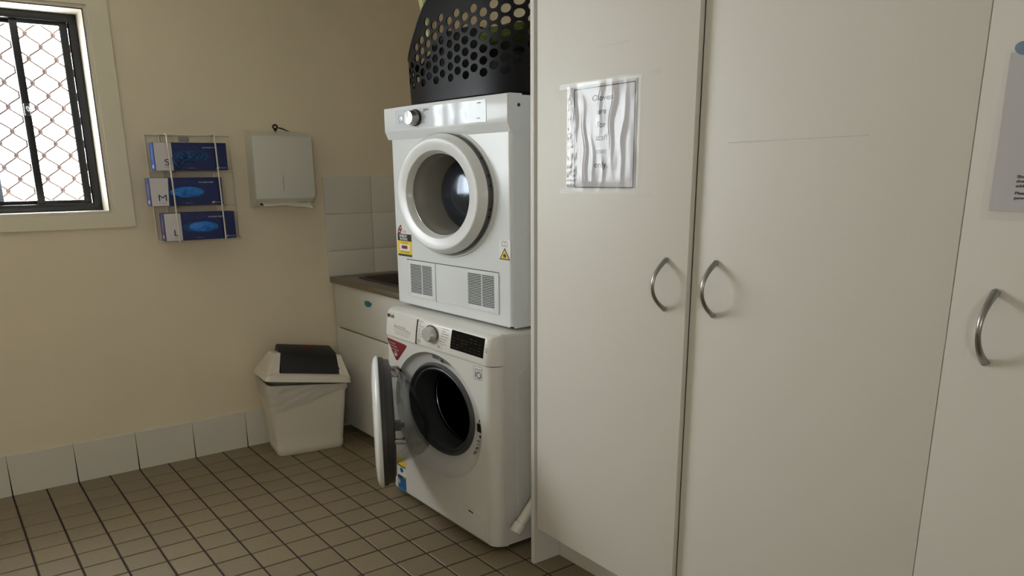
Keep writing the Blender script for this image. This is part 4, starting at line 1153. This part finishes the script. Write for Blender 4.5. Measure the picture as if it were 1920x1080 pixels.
def glove_box(x0, x1, z0, z1, letter, word, xw, label, gm, gdark):
    o_ = ((x0 + x1) / 2, -.1, z0)
    r = thing('glove_box', o_, label, 'glove box', 'boxes of disposable gloves in the wall rack')
    yf, yb = -.132, -.058
    bdy = obj('carton', MB().box(x0, x1, yf, yb, z0, z1, .002), 'navy', r, o_)
    yy = yf - .0006
    obj('white_panel', MB().add([(x0 + .003, yy, z0 + .001), (xw - .008 * (letter == 'M') , yy, z0 + .001), (xw, yy, z1 - .001), (x0 + .003, yy, z1 - .001)], [(0, 1, 2, 3)]), 'boxwhite', r, o_, 0, False)
    def tx(n, s, size, x, z, m, align='LEFT', bold=0.):
        return obj(n, text_mb(s, size, (x, yy - .0005, z), (1, 0, 0), UP, AR, align, bold), m, r, o_, 0, False)
    xl = {'S': xw - .027, 'M': xw - .033, 'L': xw - .027}[letter]
    tx('size_letter', letter, .042, xl, z0 + .024, 'navytext', 'CENTER')
    tx('size_word', word, .0085, xl, z0 + .0125, 'palegrey', 'CENTER')
    # end panel: lighter blue with white marks
    xe = x0 - .0005
    em = 'boxblue' if letter == 'S' else mat('end_slate_blue', srgb(58, 66, 118), .4)
    ep = obj('end_panel', MB().add([(xe, yf + .003, z0 + .003), (xe, yb - .003, z0 + .003), (xe, yb - .003, z1 - .003), (xe, yf + .003, z1 - .003)], [(0, 1, 2, 3)]), em, r, o_, 0, False)
    e2 = MB().add([(xe - .0004, yf + .02, z0 + .012), (xe - .0004, yf + .045, z0 + .012), (xe - .0004, yf + .045, z0 + .027), (xe - .0004, yf + .02, z0 + .027)], [(0, 1, 2, 3)])
    e2.add([(xe - .0004, yf + .03, z0 + .05), (xe - .0004, yf + .034, z0 + .05), (xe - .0004, yf + .034, z0 + .1), (xe - .0004, yf + .03, z0 + .1)], [(0, 1, 2, 3)])
    obj('end_print', e2, 'boxwhite', ep, o_, 0, False)
    # navy print
    w = x1 - xw
    tx('brand_lettering', 'Nitrile Gloves', .0128, xw + .018, z1 - .026, mat('navy_gloss_print', srgb(50, 62, 96), .3))
    tx('type_lettering', 'POWDER FREE', .0078, xw + w * (.555 if letter != 'L' else .5), z1 - .0255, 'boxwhite', 'LEFT', .0001)
    tx('count_lettering', '200', .012, xw + .04, z0 + .008, mat('navy_gloss_print2', srgb(52, 66, 92), .3))
    tx('gloves_lettering', 'Gloves', .0085, xw + .068, z0 + .009, 'palegrey')
    lx = x1 - .055
    mk_ = MB(); rq = random.Random(ord(letter)); q0 = lx + .016
    while q0 < x1 - .008:
        w0 = rq.uniform(.002, .004); mk_.add([(q0, yy - .0005, z0 + .009), (q0 + w0, yy - .0005, z0 + .009), (q0 + w0, yy - .0005, z0 + .013), (q0, yy - .0005, z0 + .0145)], [(0, 1, 2, 3)]); q0 += w0 + .0014
    obj('maker_print', mk_, 'palegrey', r, o_, 0, False)
    lgm = MB()
    for q in (0, 1):
        lgm.add([(lx - .002 + q * .008, yy - .0005, z0 + .007), (lx + .002 + q * .008, yy - .0005, z0 + .007), (lx + .0065 + q * .008, yy - .0005, z0 + .017), (lx + .0025 + q * .008, yy - .0005, z0 + .017)], [(0, 1, 2, 3)])
    obj('maker_logo', lgm, 'white', r, o_, 0, False)
    # opening with glove
    ocx, ocz = {'S': (xw + .085, z0 + .066), 'M': (xw + .082, z0 + .062), 'L': (xw + .09, z0 + .062)}[letter]
    rx_, rz_ = .085, .0275
    obj('opening', MB().add([(ocx + rx_ * math.cos(t), yy - .0006, ocz + rz_ * math.sin(t)) for t in [2 * PI * k / 32 for k in range(32)]], [tuple(range(32))]), gdark, r, o_, 0, False)
    g = MB(); rings = []; sd = ord(letter)
    for j in range(16):
        ph = PI / 2 * j / 16; ring = []
        for k in range(64):
            t = 2 * PI * k / 64
            kx = .95 if letter == 'M' else .82
            rr_ = math.cos(ph) * (1 + .08 * noise.noise(Vector((math.cos(t) * 1.5, math.sin(t) * 1.5, sd))))
            px = ocx + (.012 if letter == 'L' else 0) + kx * rx_ * rr_ * math.cos(t); pz = ocz - .001 + rz_ * .95 * rr_ * math.sin(t)
            fold = .016 * (abs(noise.noise(Vector((px * 34 + pz * 30, pz * 26, sd)))) - .15) + .010 * (abs(noise.noise(Vector((px * 70 - pz * 50, pz * 40, sd + 4)))) - .2)
            dpt = (.016 if letter != 'S' else .006) * math.sin(ph) + fold * math.sin(min(ph * 3, PI / 2))
            ring.append((px, yy - .0008 - max(0, dpt), pz))
        rings.append(ring)
    g.loft(rings, True, False, True)
    if letter == 'S':
        gl = obj('glove', g, gm, r, o_, 70, False)
        pts = [(ocx - .085, -.137, ocz - .004), (ocx - .08, -.141, ocz - .03), (ocx - .062, -.143, ocz - .055), (ocx - .045, -.140, ocz - .03), (ocx - .03, -.138, ocz - .02), (ocx + .05, -.136, ocz - .021)]
        obj('glove_cuff', MB().tube(pts, [.004, .008, .006, .006, .004, .002], 8), gm, r, o_)
    else:
        obj('glove', g, gm, r, o_, 70, False)
    return r
glove_box(.785, 1.1225, 1.4748, 1.603, 'S', 'Small', .867, 'top glove box marked S with dark blue opening', 'gloved', 'gloved')
glove_box(.748, 1.084, 1.3128, 1.4425, 'M', 'Medium', .835, 'middle glove box marked M with bright blue glove showing', 'glove', 'gloved')
glove_box(.7935, 1.131, 1.1475, 1.2785, 'L', 'Large', .872, 'bottom glove box marked L with blue glove showing', 'glove', 'gloved')

# ------------------------------------------------------------------ paper towel dispenser and key
po = (1.42, 0, 1.29)
pd = thing('towel_dispenser', po, 'grey metal paper towel dispenser on the wall beside the glove rack', 'dispenser')
px0, px1 = 1.262, 1.577
obj('case', MB().prism([(0, 1.29), (0, 1.668), (-.04, 1.662), (-.088, 1.642), (-.092, 1.335), (-.088, 1.326), (-.05, 1.296)], 'x', px0, px1), 'disp', pd, po, 20)
fc = obj('front_cover', MB().box(px0 + .001, px1 + .004, -.1, -.0925, 1.3315, 1.6395, .003), 'disp', pd, po)
obj('level_slot', MB().box(1.409, 1.4125, -.1006, -.0995, 1.368, 1.449).box(1.402, 1.4095, -.1006, -.0995, 1.413, 1.4155), 'palegrey', fc, po, 0)
obj('outlet_slot', MB().box(px0 + .03, px1 - .03, -.066, -.05, 1.3, 1.312), 'dark', pd, po, 0)
pp = MB(); rings = []
for j in range(7):
    v = j / 6; ring = []
    for i in range(25):
        u = i / 24
        ring.append((1.292 + .27 * u + .01 * v, -.05 - .045 * v + .004 * math.sin(u * 9), 1.322 - .018 * v - .018 * u * v - .014 * v * abs(u - .45) * 1.5 + .002 * math.sin(u * 14 + v * 3)))
    rings.append(ring)
pp.loft(rings, False)
pso = obj('paper_towel', pp, 'towel', None, (1.43, -.07, 1.285), smooth=60, recalc=False)
tag(pso, 'white paper towel hanging from the dispenser slot', 'paper towel')
so = pso.modifiers.new('sheet', 'SOLIDIFY'); so.thickness = .0015
ko = (1.41, -.045, 1.661)
ky = thing('dispenser_key', ko, 'black headed key in the lock on top of the dispenser', 'key')
kr = MB()
kr.tube([(1.4105 + .0115 * math.cos(t), -.045, 1.688 + .0095 * math.sin(t)) for t in [2 * PI * k / 20 for k in range(21)]], .0048, 8)
kr.box(1.403, 1.418, -.048, -.042, 1.668, 1.682, .001)
obj('key_head', kr, 'black', ky, ko)
obj('key_blade', MB().box(1.4065, 1.4145, -.0465, -.0435, 1.6605, 1.669), 'chrome', ky, ko, 0)
obj('key_tag', MB().tube([(1.424, -.047, 1.684), (1.44, -.052, 1.681), (1.456, -.056, 1.674), (1.478, -.058, 1.6665)], [.003, .0042, .0036, .0015], 6), 'black', ky, ko)

# ------------------------------------------------------------------ drain pipe between washer and cupboard, small object at left edge
dpo = (1.515, -1.944, .105)
dpp = thing('drain_pipe', dpo, 'white capped drain pipe leaning between washer and cupboard', 'pipe')
pa, pbv = Vector((1.52, -1.944, .115)), Vector((2.385, -1.944, 1.03))
dv = (pbv - pa).normalized()
obj('pipe', MB().tube([pa + dv * .02, pbv], .021, 16), 'pipe', dpp, dpo)
obj('end_cap', MB().tube([pa - dv * .012, pa - dv * .008, pa + dv * .03, pa + dv * .031], [.017, .024, .025, .021], 16), 'pipe', dpp, dpo)
dso = (-.118, -.515, 0)
dsr = thing('door_stop', dso, 'small rounded white stop on the floor at the left picture edge', 'door stop')
def zl(prof, c): return MB().loft([[(c[0] + r * math.cos(a), c[1] + r * math.sin(a), z) for a in [2 * PI * k / 20 for k in range(20)]] for z, r in prof], True, True, True)
obj('base', zl([(0, .026), (.006, .028), (.03, .027), (.045, .02), (.05, .006)], dso), 'pipe', dsr, dso)
